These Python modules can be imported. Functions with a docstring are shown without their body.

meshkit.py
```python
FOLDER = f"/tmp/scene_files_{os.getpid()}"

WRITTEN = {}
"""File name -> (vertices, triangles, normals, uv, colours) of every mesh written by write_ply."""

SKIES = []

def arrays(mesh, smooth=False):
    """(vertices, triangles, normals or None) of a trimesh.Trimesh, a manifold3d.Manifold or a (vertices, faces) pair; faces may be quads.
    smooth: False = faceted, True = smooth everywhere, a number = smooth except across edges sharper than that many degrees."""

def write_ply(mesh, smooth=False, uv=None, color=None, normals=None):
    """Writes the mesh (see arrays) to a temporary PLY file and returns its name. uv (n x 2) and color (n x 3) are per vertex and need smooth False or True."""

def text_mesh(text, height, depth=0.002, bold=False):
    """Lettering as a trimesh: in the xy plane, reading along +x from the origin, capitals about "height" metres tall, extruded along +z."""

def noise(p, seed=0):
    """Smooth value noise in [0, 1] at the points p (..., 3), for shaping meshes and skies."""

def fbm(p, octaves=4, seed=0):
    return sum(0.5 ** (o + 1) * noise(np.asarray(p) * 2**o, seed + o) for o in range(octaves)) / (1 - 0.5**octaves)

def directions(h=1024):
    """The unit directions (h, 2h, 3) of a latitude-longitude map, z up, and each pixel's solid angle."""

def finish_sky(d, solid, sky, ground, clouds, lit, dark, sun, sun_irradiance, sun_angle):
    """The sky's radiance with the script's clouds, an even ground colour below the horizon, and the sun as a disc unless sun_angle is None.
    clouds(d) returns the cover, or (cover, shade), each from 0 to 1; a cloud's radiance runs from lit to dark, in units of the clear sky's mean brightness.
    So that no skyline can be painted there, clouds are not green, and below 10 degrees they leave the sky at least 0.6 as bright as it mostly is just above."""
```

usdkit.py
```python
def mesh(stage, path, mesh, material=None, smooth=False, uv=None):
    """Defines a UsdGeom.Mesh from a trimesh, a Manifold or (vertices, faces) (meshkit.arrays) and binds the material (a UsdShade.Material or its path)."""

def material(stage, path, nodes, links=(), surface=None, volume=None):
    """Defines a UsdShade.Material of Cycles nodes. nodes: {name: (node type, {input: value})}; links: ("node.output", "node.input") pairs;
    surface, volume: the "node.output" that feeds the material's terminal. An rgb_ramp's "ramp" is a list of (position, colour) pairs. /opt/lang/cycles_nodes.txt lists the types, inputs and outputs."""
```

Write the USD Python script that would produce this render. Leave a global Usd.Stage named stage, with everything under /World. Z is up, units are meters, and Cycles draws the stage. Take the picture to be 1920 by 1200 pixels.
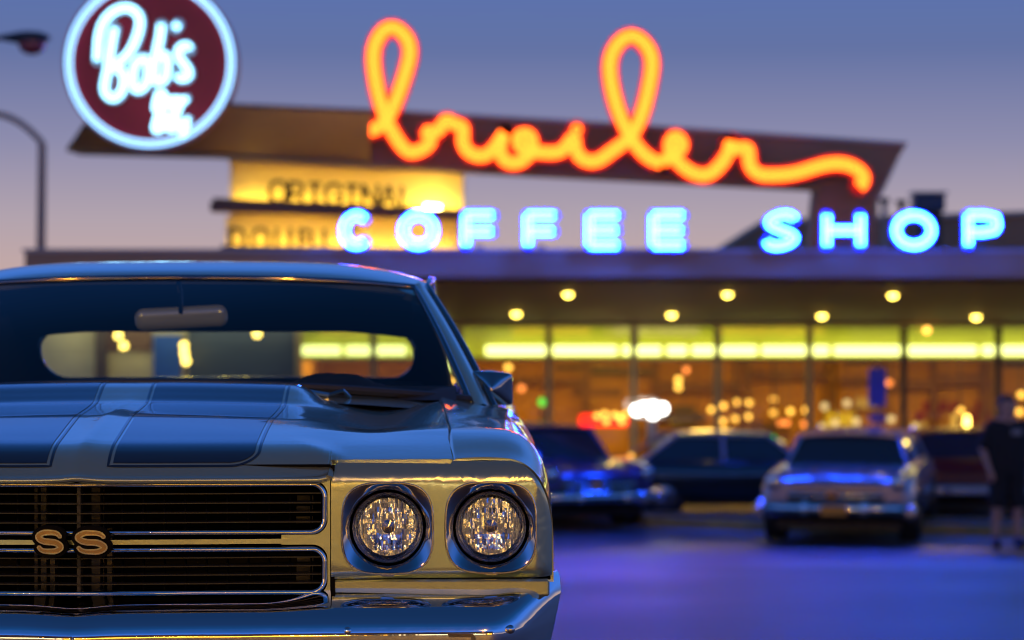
import math, random
import numpy as np, trimesh, manifold3d as m3, shapely
from shapely import affinity
from shapely.geometry import Polygon, LineString, Point, box as sbox
from scipy.interpolate import PchipInterpolator, splprep, splev
from pxr import Usd, UsdGeom, UsdLux, UsdShade, Gf, Sdf
import usdkit, meshkit

stage = Usd.Stage.CreateInMemory()
UsdGeom.SetStageUpAxis(stage, UsdGeom.Tokens.z)
UsdGeom.SetStageMetersPerUnit(stage, 1.0)
UsdGeom.Xform.Define(stage, '/World'); UsdGeom.Scope.Define(stage, '/World/Looks')
random.seed(7); rng = np.random.default_rng(7)

# ------------------------------------------------------------------ camera, sky, exposure
F, HC = 5320.0, 1.15                      # focal length in 1/1920ths of the picture's width, eye height
cam = UsdGeom.Camera.Define(stage, '/World/camera')
cam.CreateHorizontalApertureAttr(36.0); cam.CreateVerticalApertureAttr(22.5)
cam.CreateFocalLengthAttr(36.0 * F / 1920)
cam.CreateFStopAttr(4.3); cam.CreateFocusDistanceAttr(5.72)
cam.CreateExposureAttr(0.12)
cam.CreateClippingRangeAttr(Gf.Vec2f(0.1, 5000))
cam.AddTranslateOp().Set(Gf.Vec3d(0, 0, HC)); cam.AddRotateXOp().Set(90)

def sky_material():
    """Clear dusk sky after sunset: scattering sky plus a twilight gradient round the horizon, brightened above the view for the hood reflections."""
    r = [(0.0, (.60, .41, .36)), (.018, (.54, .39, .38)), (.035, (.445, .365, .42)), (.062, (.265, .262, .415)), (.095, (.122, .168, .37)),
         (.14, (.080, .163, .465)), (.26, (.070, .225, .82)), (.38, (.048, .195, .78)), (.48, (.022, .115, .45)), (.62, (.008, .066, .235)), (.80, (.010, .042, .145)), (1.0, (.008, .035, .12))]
    return usdkit.material(stage, '/World/Looks/dusk_sky', {
        'tc': ('texture_coordinate', {}), 'xyz': ('separate_xyz', {}),
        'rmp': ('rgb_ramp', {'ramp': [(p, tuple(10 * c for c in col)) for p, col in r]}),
        'st': ('sky_texture', {'sky_type': 'single_scattering', 'sun_disc': False, 'sun_elevation': math.radians(-1.5), 'sun_rotation': math.radians(250)}),
        'mx': ('mix', {'mix_type': 'mix', 'fac': 0.93}),
        'bg': ('background_shader', {'strength': 0.1})},
        [('tc.generated', 'xyz.vector'), ('xyz.z', 'rmp.fac'), ('st.color', 'mx.color1'), ('rmp.color', 'mx.color2'), ('mx.color', 'bg.color')], surface='bg.background')
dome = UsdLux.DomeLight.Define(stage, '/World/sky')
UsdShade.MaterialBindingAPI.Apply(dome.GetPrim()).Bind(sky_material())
dome.GetPrim().SetCustomDataByKey('kind', 'structure')

# ------------------------------------------------------------------ helpers
def W(px, py, Y):
    return np.array([(px - 960) * Y / F, Y, HC - (py - 600) * Y / F])
def WX(px, Y): return (px - 960) * Y / F
def WZ(py, Y): return HC - (py - 600) * Y / F

used = {}
def numbered(parent, name):
    k = (parent, name); n = used.get(k, 0); used[k] = n + 1
    return f'{parent}/{name}' if n == 0 else f'{parent}/{name}_{n:03d}'
def path_of(p): return '/World' if p is None else (p if isinstance(p, str) else str(p.GetPath()))
def tag(o, label=None, cat=None, group=None, kind=None):
    p = o.GetPrim() if hasattr(o, 'GetPrim') else o
    for k, v in (('label', label), ('category', cat), ('group', group), ('kind', kind)):
        if v: p.SetCustomDataByKey(k, v)
    return p
def thing(name, label, cat, loc=(0, 0, 0), rz=0, group=None, kind=None):
    x = UsdGeom.Xform.Define(stage, numbered('/World', name))
    x.AddTranslateOp().Set(Gf.Vec3d(*map(float, loc)))
    if rz: x.AddRotateZOp().Set(float(rz))
    return tag(x, label, cat, group, kind)
def copy_of(src, name, label, cat, loc, rz=0, group=None):
    t = thing(name, label, cat, loc, rz, group)
    t.GetReferences().AddInternalReference(src.GetPath()); t.SetInstanceable(True)
    return t
OFF = [np.zeros(3)]
def obj(name, mesh, mat, parent=None, smooth=False, label=None):
    v, f, *_ = meshkit.arrays(mesh)
    tm = (np.asarray(v, float) - OFF[0], f)
    m = usdkit.mesh(stage, numbered(path_of(parent), name), tm, M[mat], smooth)
    if label: tag(m, label)
    return m.GetPrim()
def cat(*ms): return trimesh.util.concatenate([trimesh.Trimesh(*meshkit.arrays(m)[:2], process=False) for m in ms])
def bx(x0, x1, y0, y1, z0, z1, bev=0):
    x0, x1 = sorted((x0, x1)); y0, y1 = sorted((y0, y1)); z0, z1 = sorted((z0, z1))
    if bev:
        b = min(bev, (x1-x0)/2.01, (y1-y0)/2.01, (z1-z0)/2.01)
        pts = []
        for a in ((x0+b, x1-b), (y0+b, y1-b), (z0+b, z1-b)): pts.append(a)
        P = []
        for i in range(3):
            for sx in (0, 1):
                for sy in (0, 1):
                    for sz in (0, 1):
                        q = [pts[0][sx], pts[1][sy], pts[2][sz]]
                        q[i] = ((x0, x1), (y0, y1), (z0, z1))[i][(sx, sy, sz)[i]]
                        P.append(q)
        return m3.Manifold.hull_points(np.array(P))
    m = trimesh.creation.box([x1-x0, y1-y0, z1-z0]); m.apply_translation([(x0+x1)/2, (y0+y1)/2, (z0+z1)/2]); return m
def smoothpath(pts, n=8, closed=False):
    p = np.asarray(pts, float)
    q = np.vstack([p, p[:1]]) if closed else p
    if len(q) < 3: return np.array([q[0] + (q[-1]-q[0])*t for t in np.linspace(0, 1, n)])
    k = min(3, len(q)-1)
    tck, _ = splprep(q.T, s=0, k=k, per=closed)
    return np.array(splev(np.linspace(0, 1, n*len(q)), tck)).T
def sweep(pts, r, sides=8, closed=False, flat=1.0, up=(0, 0, 1)):
    """Tube along a polyline, capped; flat squeezes it along the up vector."""
    p = np.asarray(pts, float)
    if closed and np.allclose(p[0], p[-1]): p = p[:-1]
    n = len(p)
    t = (np.roll(p, -1, 0) - np.roll(p, 1, 0)) if closed else np.gradient(p, axis=0)
    t /= np.linalg.norm(t, axis=1, keepdims=True) + 1e-12
    up = np.asarray(up, float); a = np.cross(t, up)
    bad = np.linalg.norm(a, axis=1) < 1e-3
    a[bad] = np.cross(t[bad], [1, 0.01, 0.02]); a /= np.linalg.norm(a, axis=1, keepdims=True)
    for i in range(1, n):
        if a[i] @ a[i-1] < 0: a[i] = -a[i]
    b = np.cross(t, a)
    ang = np.arange(sides) * 2*np.pi/sides
    rr = np.broadcast_to(r, (n,))[:, None, None]
    v = p[:, None] + rr * (np.cos(ang)[None, :, None]*a[:, None] + flat*np.sin(ang)[None, :, None]*b[:, None])
    idx = np.arange(n*sides).reshape(n, sides); nx = np.roll(idx, -1, 1)
    rows = np.arange(n if closed else n-1); nr = (rows+1) % n
    q = np.stack([idx[rows], nx[rows], nx[nr], idx[nr]], -1).reshape(-1, 4)
    V = v.reshape(-1, 3); f = np.vstack([q[:, [0, 1, 2]], q[:, [0, 2, 3]]])
    if not closed:
        V = np.vstack([V, p[0], p[-1]]); c0, c1 = len(V)-2, len(V)-1
        f = np.vstack([f, [[c0, nx[0, j], idx[0, j]] for j in range(sides)], [[c1, idx[-1, j], nx[-1, j]] for j in range(sides)]])
    tm = trimesh.Trimesh(V, f, process=False)
    if tm.volume < 0: tm.invert()
    return tm
def grid(P, flip=False):
    P = np.asarray(P, float); n, m = P.shape[:2]
    i = np.arange(n*m).reshape(n, m)
    q = np.stack([i[:-1, :-1], i[1:, :-1], i[1:, 1:], i[:-1, 1:]], -1).reshape(-1, 4)
    f = np.vstack([q[:, [0, 1, 2]], q[:, [0, 2, 3]]])
    if flip: f = f[:, ::-1]
    return trimesh.Trimesh(P.reshape(-1, 3), f, process=False)
def thicken(tm, d):
    """A closed shell: the sheet and its copy pushed back along the normals."""
    v, f = np.array(tm.vertices), np.array(tm.faces); n = meshkit.arrays(tm, True)[2]
    e = np.sort(np.vstack([f[:, [0, 1]], f[:, [1, 2]], f[:, [2, 0]]]), 1); o = np.vstack([f[:, [0, 1]], f[:, [1, 2]], f[:, [2, 0]]])
    _, inv, cnt = np.unique(e, axis=0, return_inverse=True, return_counts=True)
    be = o[cnt[inv.ravel()] == 1]; N = len(v)
    sides = np.vstack([np.stack([be[:, 1], be[:, 0], be[:, 0]+N], 1), np.stack([be[:, 1], be[:, 0]+N, be[:, 1]+N], 1)])
    return trimesh.Trimesh(np.vstack([v, v - n*d]), np.vstack([f, f[:, ::-1]+N, sides]), process=False)
def plate(poly, depth, y):
    """A polygon in (x, z) as a slab from y to y + depth."""
    gs = getattr(poly, 'geoms', [poly]); out = []
    for g in gs:
        if g.is_empty or g.area < 1e-9: continue
        m = trimesh.creation.extrude_polygon(g, depth, engine='earcut'); v = np.array(m.vertices)
        out.append(trimesh.Trimesh(np.stack([v[:, 0], y + depth - v[:, 2], v[:, 1]], 1), m.faces, process=False))
    for o in out: o.fix_normals()
    return trimesh.util.concatenate(out)
def revolve(prof, n=32, axis='y', c=(0, 0, 0), close=False):
    """prof: (radius, along) pairs, spun about an axis through c."""
    prof = np.asarray(prof, float); a = np.linspace(0, 2*np.pi, n, endpoint=False)
    r, h = prof[:, 0][:, None], prof[:, 1][:, None]
    X, Z, H = r*np.cos(a), r*np.sin(a), h + 0*a
    P = {'y': np.stack([X, H, Z], -1), 'z': np.stack([X, Z, H], -1), 'x': np.stack([H, X, Z], -1)}[axis]
    k, m = P.shape[:2]; i = np.arange(k*m).reshape(k, m); j = np.roll(i, -1, 1)
    q = np.stack([i[:-1], j[:-1], j[1:], i[1:]], -1).reshape(-1, 4)
    return trimesh.Trimesh(P.reshape(-1, 3) + np.asarray(c), np.vstack([q[:, [0, 1, 2]], q[:, [0, 2, 3]]]), process=False)
def ball(c, r, n=2, sc=(1, 1, 1)):
    m = trimesh.creation.icosphere(n, r); m.apply_scale(sc); m.apply_translation(c); return m
def rrect(x0, x1, z0, z1, r): return sbox(x0+r, z0+r, x1-r, z1-r).buffer(r, 8)
def sstep(a, b, x):
    t = np.clip((np.asarray(x, float)-a)/(np.asarray(b, float)-a), 0, 1); return t*t*(3-2*t)

# ------------------------------------------------------------------ materials
M = {}
def mat(name, base=(.5, .5, .5), rough=.5, metal=0, spec=.5, coat=0, coat_rough=.03, noise=None, bump=None, **kw):
    nodes = {'p': ('principled_bsdf', {'base_color': base, 'roughness': rough, 'metallic': metal, 'specular_ior_level': spec, 'coat_weight': coat, 'coat_roughness': coat_rough, **kw})}
    links = []
    if noise or bump:
        nodes['tc'] = ('texture_coordinate', {})
    if noise:                                   # (scale, second colour, contrast)
        nodes['n'] = ('noise_texture', {'scale': noise[0], 'detail': 6.0, 'roughness': .6})
        nodes['r'] = ('rgb_ramp', {'ramp': [(.35, base), (.65, noise[1])]})
        links += [('tc.object', 'n.vector'), ('n.fac', 'r.fac'), ('r.color', 'p.base_color')]
    if bump:                                    # (scale, distance)
        nodes['bn'] = ('noise_texture', {'scale': bump[0], 'detail': 4.0})
        nodes['b'] = ('bump', {'strength': 1.0, 'distance': bump[1]})
        links += [('tc.object', 'bn.vector'), ('bn.fac', 'b.height'), ('b.normal', 'p.normal')]
    M[name] = usdkit.material(stage, '/World/Looks/' + name, nodes, links, surface='p.BSDF')
def emit(name, col, k):
    M[name] = usdkit.material(stage, '/World/Looks/' + name, {'e': ('emission', {'color': col, 'strength': k})}, surface='e.emission')
def pane(name, tint=(.9, .9, .9), ior=1.5, bumpw=None):
    nodes = {'t': ('transparent_bsdf', {'color': tint}), 'g': ('glossy_bsdf', {'color': (1, 1, 1), 'roughness': .01}), 'f': ('fresnel', {'IOR': ior}), 'm': ('mix_closure', {})}
    links = [('f.fac', 'm.fac'), ('t.BSDF', 'm.closure1'), ('g.BSDF', 'm.closure2')]
    if bumpw:
        nodes |= {'tc': ('texture_coordinate', {}), 'w': ('wave_texture', {'scale': bumpw, 'bands_direction': 'x'}), 'b': ('bump', {'strength': 1.0, 'distance': .004})}
        links += [('tc.object', 'w.vector'), ('w.fac', 'b.height'), ('b.normal', 'g.normal')]
    M[name] = usdkit.material(stage, '/World/Looks/' + name, nodes, links, surface='m.closure')

M['paint'] = usdkit.material(stage, '/World/Looks/paint', {
    'tc': ('texture_coordinate', {}), 'n': ('noise_texture', {'scale': 45.0, 'detail': 3.0}), 'b': ('bump', {'strength': 1.0, 'distance': .00016}),
    'd': ('noise_texture', {'scale': 7.0, 'detail': 8.0, 'roughness': .7}), 'dr': ('rgb_ramp', {'ramp': [(.40, (.010, .010, .010)), (.75, (.055, .055, .055))]}),
    'p': ('principled_bsdf', {'base_color': (.47, .53, .35), 'metallic': .86, 'roughness': .21, 'coat_weight': 1.0, 'coat_ior': 1.5})},
    [('tc.object', 'n.vector'), ('n.fac', 'b.height'), ('b.normal', 'p.normal'), ('b.normal', 'p.coat_normal'), ('tc.object', 'd.vector'), ('d.fac', 'dr.fac'), ('dr.color', 'p.coat_roughness')], surface='p.BSDF')
mat('stripe_paint', (.006, .008, .012), .3, coat=1, coat_rough=.012, coat_ior=1.5)
mat('chrome', (.80, .80, .82), .045, 1, bump=(14, .0006))
mat('bezel_chrome', (.52, .50, .50), .06, 1)
mat('mirror_shell', (.42, .50, .50), .28, .4)
mat('dark_chrome', (.30, .28, .28), .10, 1)
mat('satin_black', (.012, .012, .012), .45)
mat('gloss_black', (.008, .008, .01), .12, coat=1)
mat('grille_slat', (.022, .021, .02), .3, .4)
mat('deep_black', (.003, .003, .003), .9, spec=.08)
mat('grille_brace', (.11, .095, .06), .6, noise=(20, (.05, .04, .025)))
mat('emblem_face', (.52, .38, .28), .12, 1)
mat('interior_black', (.010, .011, .014), .6)
mat('vinyl_navy', (.012, .016, .024), .4)
mat('rubber', (.018, .018, .018), .75)
mat('rim_metal', (.45, .45, .46), .2, 1)
mat('amber_lens', (.75, .25, .02), .15, coat=1)
pane('windshield_glass', (.80, .86, .88), 1.2)
pane('clear_glass', (.93, .93, .90), 1.45)
pane('lamp_glass', (.93, .93, .93), 1.6, bumpw=55)
# fluted reflector of the sealed-beam lamps
M['reflector'] = usdkit.material(stage, '/World/Looks/reflector', {
    'tc': ('texture_coordinate', {}), 'w': ('wave_texture', {'scale': 60.0, 'bands_direction': 'x', 'distortion': 1.5, 'detail': 2.0, 'detail_scale': 3.0}),
    'n': ('voronoi_texture', {'scale': 90.0}), 'ad': ('math', {'math_type': 'add'}),
    'b': ('bump', {'strength': 1.0, 'distance': .0004}), 'p': ('principled_bsdf', {'base_color': (.80, .88, 1.0), 'metallic': 1.0, 'roughness': .07})},
    [('tc.object', 'w.vector'), ('tc.object', 'n.vector'), ('w.fac', 'ad.value1'), ('n.distance', 'ad.value2'), ('ad.value', 'b.height'), ('b.normal', 'p.normal')], surface='p.BSDF')

# asphalt: worn and a little polished, so that the neon smears along it
M['asphalt'] = usdkit.material(stage, '/World/Looks/asphalt', {
    'g': ('geometry', {}), 'n1': ('noise_texture', {'scale': .35, 'detail': 5.0}), 'n2': ('noise_texture', {'scale': 60.0, 'detail': 3.0}),
    'r1': ('rgb_ramp', {'ramp': [(.3, (.032, .031, .031)), (.7, (.058, .055, .054))]}), 'r2': ('rgb_ramp', {'ramp': [(.3, (.37, .37, .37)), (.7, (.47, .47, .47))]}),
    'b': ('bump', {'strength': .6, 'distance': .006}), 'p': ('principled_bsdf', {'specular_ior_level': .48})},
    [('g.position', 'n1.vector'), ('g.position', 'n2.vector'), ('n1.fac', 'r1.fac'), ('n1.fac', 'r2.fac'), ('r1.color', 'p.base_color'), ('r2.color', 'p.roughness'),
     ('n2.fac', 'b.height'), ('b.normal', 'p.normal')], surface='p.BSDF')
mat('concrete', (.26, .22, .18), .75, noise=(2.0, (.18, .15, .12)), bump=(30, .004))
mat('kerb_paint', (.45, .33, .10), .7, noise=(3.0, (.30, .22, .10)))
mat('soil_planting', (.05, .035, .02), .9, noise=(4.0, (.09, .06, .03)))
mat('fascia_paint', (.54, .31, .17), .65, noise=(.9, (.46, .26, .14)))
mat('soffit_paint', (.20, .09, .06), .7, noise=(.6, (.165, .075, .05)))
mat('canopy_wood', (.42, .25, .09), .6, noise=(1.2, (.34, .19, .07)))
mat('wing_paint', (.40, .22, .12), .6, noise=(.7, (.35, .19, .10)))
mat('trim_light', (.55, .50, .45), .5)
mat('tan_frame', (.40, .32, .14), .5)
mat('dark_frame', (.08, .06, .04), .5)
mat('sign_wall', (.74, .60, .21), .7, noise=(1.5, (.67, .54, .18)))
mat('board_brown', (.16, .09, .05), .6)
mat('letter_dark', (.012, .008, .005), .7)
mat('cream_wall', (.62, .58, .36), .8, noise=(.8, (.56, .52, .32)))
mat('blue_paint', (.015, .10, .55), .5)
mat('orange_wall', (.44, .23, .04), .8, noise=(.9, (.34, .16, .03)))
mat('wood_brown', (.20, .09, .03), .5, noise=(3.0, (.12, .05, .02)))
mat('cove_yellow', (.80, .82, .11), .7)
mat('maroon_face', (.22, .006, .02), .35)
mat('deep_red_face', (.48, .008, .03), .35)
mat('red_tray', (.60, .02, .015), .4)
mat('blue_tray', (.015, .06, .55), .4)
mat('white_tray', (.55, .58, .62), .4)
mat('pole_metal', (.66, .40, .26), .5, noise=(3.0, (.55, .33, .21)))
mat('lamp_hood', (.05, .06, .07), .4)
mat('lamp_lens_off', (.35, .10, .12), .2)
mat('ac_navy', (.04, .07, .13), .5)
mat('sign_blue', (.04, .06, .45), .45)
mat('sign_white', (.75, .75, .78), .5)
mat('skin', (.50, .28, .20), .55, subsurface_weight=.1)
mat('cloth_black', (.012, .012, .014), .85)
mat('cloth_print', (.25, .25, .27), .8)
mat('hair_dark', (.02, .015, .012), .7)
mat('car_teal', (.012, .024, .027), .25, .3, coat=1)
mat('car_silver_blue', (.36, .33, .42), .25, .5, coat=1)
mat('car_blue', (.06, .06, .20), .25, .4, coat=1)
mat('car_white', (.30, .30, .36), .3, coat=1)
mat('car_red', (.14, .01, .012), .3, coat=1)
mat('car_glass', (.02, .025, .03), .05, coat=1)
mat('plate_orange', (.75, .30, .03), .5)
mat('leaf_dark', (.09, .13, .04), .7, noise=(6.0, (.12, .15, .05)))
mat('bark', (.07, .05, .03), .9)
mat('shop_wall', (.12, .10, .09), .8)
emit('neon_orange', (1.0, .118, .010), 6.2)
emit('neon_cyan', (.009, .072, 1.0), 135.0)
emit('neon_white', (.30, .70, 1.0), 4.6)
emit('ring_white', (.26, .58, 1.0), 2.6)
emit('fluorescent', (.95, 1.0, .32), 3.2)
emit('added_wing_tube', (1.0, .93, .50), 7.0)
emit('downlight_glow', (1.0, .72, .10), 12.0)
emit('bulb_yellow', (1.0, .68, .12), 9.0)
emit('trough_tube', (1.0, .66, .12), 26.0)
emit('flood_white', (1.0, .76, .24), 42.0)
emit('pendant_amber', (1.0, .50, .07), 4.0)
emit('pendant_orange', (1.0, .26, .05), 3.0)
emit('globe_white', (1.0, 1.0, .92), 7.0)
emit('red_neon', (1.0, .02, .01), 3.0)
emit('green_lamp_and_glint', (.05, .75, .06), 2.0)
emit('added_ceiling_glow', (1.0, .58, .09), 20.0)
emit('sodium', (1.0, .45, .028), 3600.0)
emit('festoon_white', (1.0, .86, .55), 160.0)
emit('festoon_amber', (1.0, .42, .06), 160.0)
emit('festoon_green', (.55, 1.0, .40), 110.0)
emit('shop_window_pale', (1.0, .74, .38), 2.6)
emit('shop_window', (1.0, .46, .04), 3.6)

# ------------------------------------------------------------------ ground
def gz(y):
    """Height of the ground: level under the near car, a ramp down, the lot level beyond."""
    y = np.asarray(y, float)
    return -1.68*sstep(8.5, 38.0, y)*1.0
LOT = -1.68
def lot_z(y): return float(gz(y))
ys = np.concatenate([np.linspace(-600, -30, 6), np.linspace(-25, 60, 120), np.linspace(70, 900, 8)])
xs = np.concatenate([np.linspace(-600, -40, 5), np.linspace(-30, 30, 25), np.linspace(40, 600, 5)])
P = np.array([[[x, y, gz(y)] for x in xs] for y in ys])
tag(obj('ground', grid(P, flip=True), 'asphalt', smooth=True), 'dark worn asphalt of the parking lot and street', kind='structure')

# concrete strip where the cars stand, its edge running obliquely, and the kerbed planting strip behind
edge = [(-14.0, 41.5), (.6, 39.0), (1.9, 38.1), (4.0, 36.3), (6.2, 34.0), (9.5, 31.0), (16, 28)]
def strip(edge, back, dz, n=60):
    e = np.array(edge); xx = np.linspace(e[0, 0], e[-1, 0], n); f = np.interp(xx, e[:, 0], e[:, 1])
    P = np.array([[[x, y0 + (back-y0)*t, gz(y0 + (back-y0)*t)+dz] for t in np.linspace(0, 1, 12)] for x, y0 in zip(xx, f)])
    return grid(P)
tag(obj('parking_pavement', strip(edge, 43.6, .005), 'concrete', smooth=True), 'tan concrete parking strip in front of the restaurant', kind='structure')
def kerbed(x0, x1, y0, y1, nm='planting_strip'):
    t = thing(nm, 'low planting bed behind a yellowish kerb in front of the restaurant windows', 'planting bed', ((x0+x1)/2, (y0+y1)/2, LOT))
    OFF[0] = np.array([(x0+x1)/2, (y0+y1)/2, LOT])
    obj('kerb', bx(x0, x1, y0, y0+.16, LOT-.1, LOT+.15, .02), 'kerb_paint', t); obj('soil', bx(x0, x1, y0+.16, y1, LOT-.1, LOT+.11), 'soil_planting', t)
    OFF[0] = np.zeros(3)
kerbed(-14, 1.2, 42.6, 43.55)

# ------------------------------------------------------------------ restaurant
YF, YG = 40.0, 44.0                     # fascia plane, glass plane
bt = thing('restaurant_building', 'long low restaurant with brown fascia, glowing glass front and rooftop lettering', 'restaurant', (0, 46, LOT))
OFF[0] = np.array([0, 46, LOT])
xl, xr = WX(46, YF), WX(2250, YF)
zt, zb = WZ(473, YF), WZ(521, YF)
obj('fascia', bx(xl, xr, YF, YF+.25, zb, zt, .01), 'fascia_paint', bt)
obj('fascia_cap', bx(xl-.03, xr, YF-.03, YF+.3, zt+.002, zt+.05), 'trim_light', bt)
zs = WZ(601, YG)
sof = np.array([[[xl, YF+.25, zb], [xl, YG+.1, zs]], [[xr, YF+.25, zb], [xr, YG+.1, zs]]])
obj('soffit', thicken(grid(sof), .05), 'soffit_paint', bt)
obj('roof', bx(xl, xr, YF+.3, 60, zt-.12, zt-.02), 'fascia_paint', bt)
obj('valance', bx(WX(780, YG), xr, YG-.05, YG+.15, WZ(613, YG), zs-.01), 'tan_frame', bt)
def soffit_at(px, py):
    k = (zs-zb)/(YG+.1-YF-.25)             # z along the soffit
    Y = (zb - HC - k*(YF+.25)) / ((600-py)/F - k)
    return W(px, py, Y)
def light_disc(c, r, tilt, m, nm='downlight'):
    d = revolve([(0.001, -r*.6), (r*.45, -r*.52), (r*.8, -r*.25), (r, .012)], 20, 'z'); d.apply_transform(trimesh.transformations.rotation_matrix(tilt, [1, 0, 0]))
    d.apply_translation(c); L = obj(nm, d, m, bt)
    ring = revolve([(r*1.02, .012), (r*1.25, .014), (r*1.25, .05)], 20, 'z'); ring.apply_transform(trimesh.transformations.rotation_matrix(tilt, [1, 0, 0])); ring.apply_translation(c)
    obj('trim_ring', ring, 'tan_frame', L)
for px, py in [(968, 578), (1259, 580), (1541, 582), (1065, 541), (1364, 541), (1674, 543), (1830, 584), (1990, 545), (690, 577), (760, 541), (130, 577), (240, 577), (350, 577), (460, 577), (190, 541), (420, 541)]:
    c = soffit_at(px, py); light_disc(c + [0, -.01, -.09], .070, -.16, 'downlight_glow')  # the left ones, hidden by the near car, are added to light the left wall
# wall of the left wing, seen through the near car
wl = WX(46, YG); zf = LOT+.1
obj('left_wing_wall', bx(wl, WX(560, YG), YG+.2, YG+.4, zf-.3, WZ(600, YG)), 'cream_wall', bt)
obj('door', bx(WX(286, YG), WX(338, YG), YG+.1, YG+.18, zf, WZ(628, YG)), 'blue_paint', bt)
obj('dark_recess', bx(WX(196, YG), WX(282, YG), YG+.14, YG+.19, WZ(658, YG), WZ(612, YG)), 'board_brown', bt, label='dark brown panel over the cream wall')
obj('wall_pier', bx(WX(178, YG), WX(199, YG), YG-.0, YG+.19, zf, WZ(600, YG)), 'dark_frame', bt)
obj('grey_panel', bx(WX(350, YG), WX(556, YG), YG+.12, YG+.19, zf, WZ(605, YG)), 'ac_navy', bt)
for a, b in ((70, 176), (202, 282), (290, 336), (352, 545)):
    obj('cove_and_added_tube', sweep([[WX(a, 43.6), 43.6, WZ(606, 43.6)], [WX(b, 43.6), 43.6, WZ(606, 43.6)]], .06, 10), 'added_wing_tube', bt, smooth=40)  # tubes added out of view to brighten the cream wall
# windows
mull = [560, 700, 862, 1029, 1188, 1345, 1518, 1695, 1872, 2050]
zwt, zwb = WZ(613, YG), WZ(958, YG)
for px in mull:
    x = WX(px, YG); obj('mullion', bx(x-.05, x+.05, YG-.04, YG+.10, zwb, zwt), 'tan_frame' if px not in (1695, 1872) else 'dark_frame', bt)
for a, b in zip(mull[:-1], mull[1:]):
    x0, x1 = WX(a, YG)+.052, WX(b, YG)-.052
    obj('window_pane', bx(x0, x1, YG+.02, YG+.03, zwb, zwt), 'clear_glass', bt)
obj('window_sill', bx(WX(545, YG), xr, YG-.10, YG+.18, LOT-.1, zwb-.004), 'tan_frame', bt)
obj('transom_bar', bx(WX(560, YG), xr, YG-.03, YG+.019, WZ(676, YG), WZ(671, YG)), 'tan_frame', bt)
# light cove: fluorescent tubes in front of a yellow-green panel
YC = YG+.55
obj('cove_panel', bx(WX(545, YC), xr, YC+.22, YC+.27, WZ(672, YC), WZ(605, YC)), 'cove_yellow', bt)
obj('cove_shelf', bx(WX(545, YC), xr, YC-.25, YC+.22, WZ(676, YC), WZ(670, YC)), 'tan_frame', bt)
for a, b in [(563, 640), (648, 762), (775, 868), (910, 1027), (1036, 1157), (1166, 1240), (1250, 1288), (1297, 1419), (1428, 1554), (1563, 1694), (1703, 1831), (1841, 1965), (1975, 2100)]:
    obj('cove_and_added_tube', sweep([[WX(a+1, YC), YC-.02, WZ(657, YC)], [WX(b-1, YC), YC-.02, WZ(657, YC)]], .075, 10), 'fluorescent', bt, smooth=40)
for px in (860, 1029, 1193, 1348, 1515, 1872):
    obj('tube_bracket', bx(WX(px-4, YC), WX(px+4, YC), YC-.12, YC-.09, WZ(650, YC), WZ(614, YC)), 'trim_light', bt)
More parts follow.
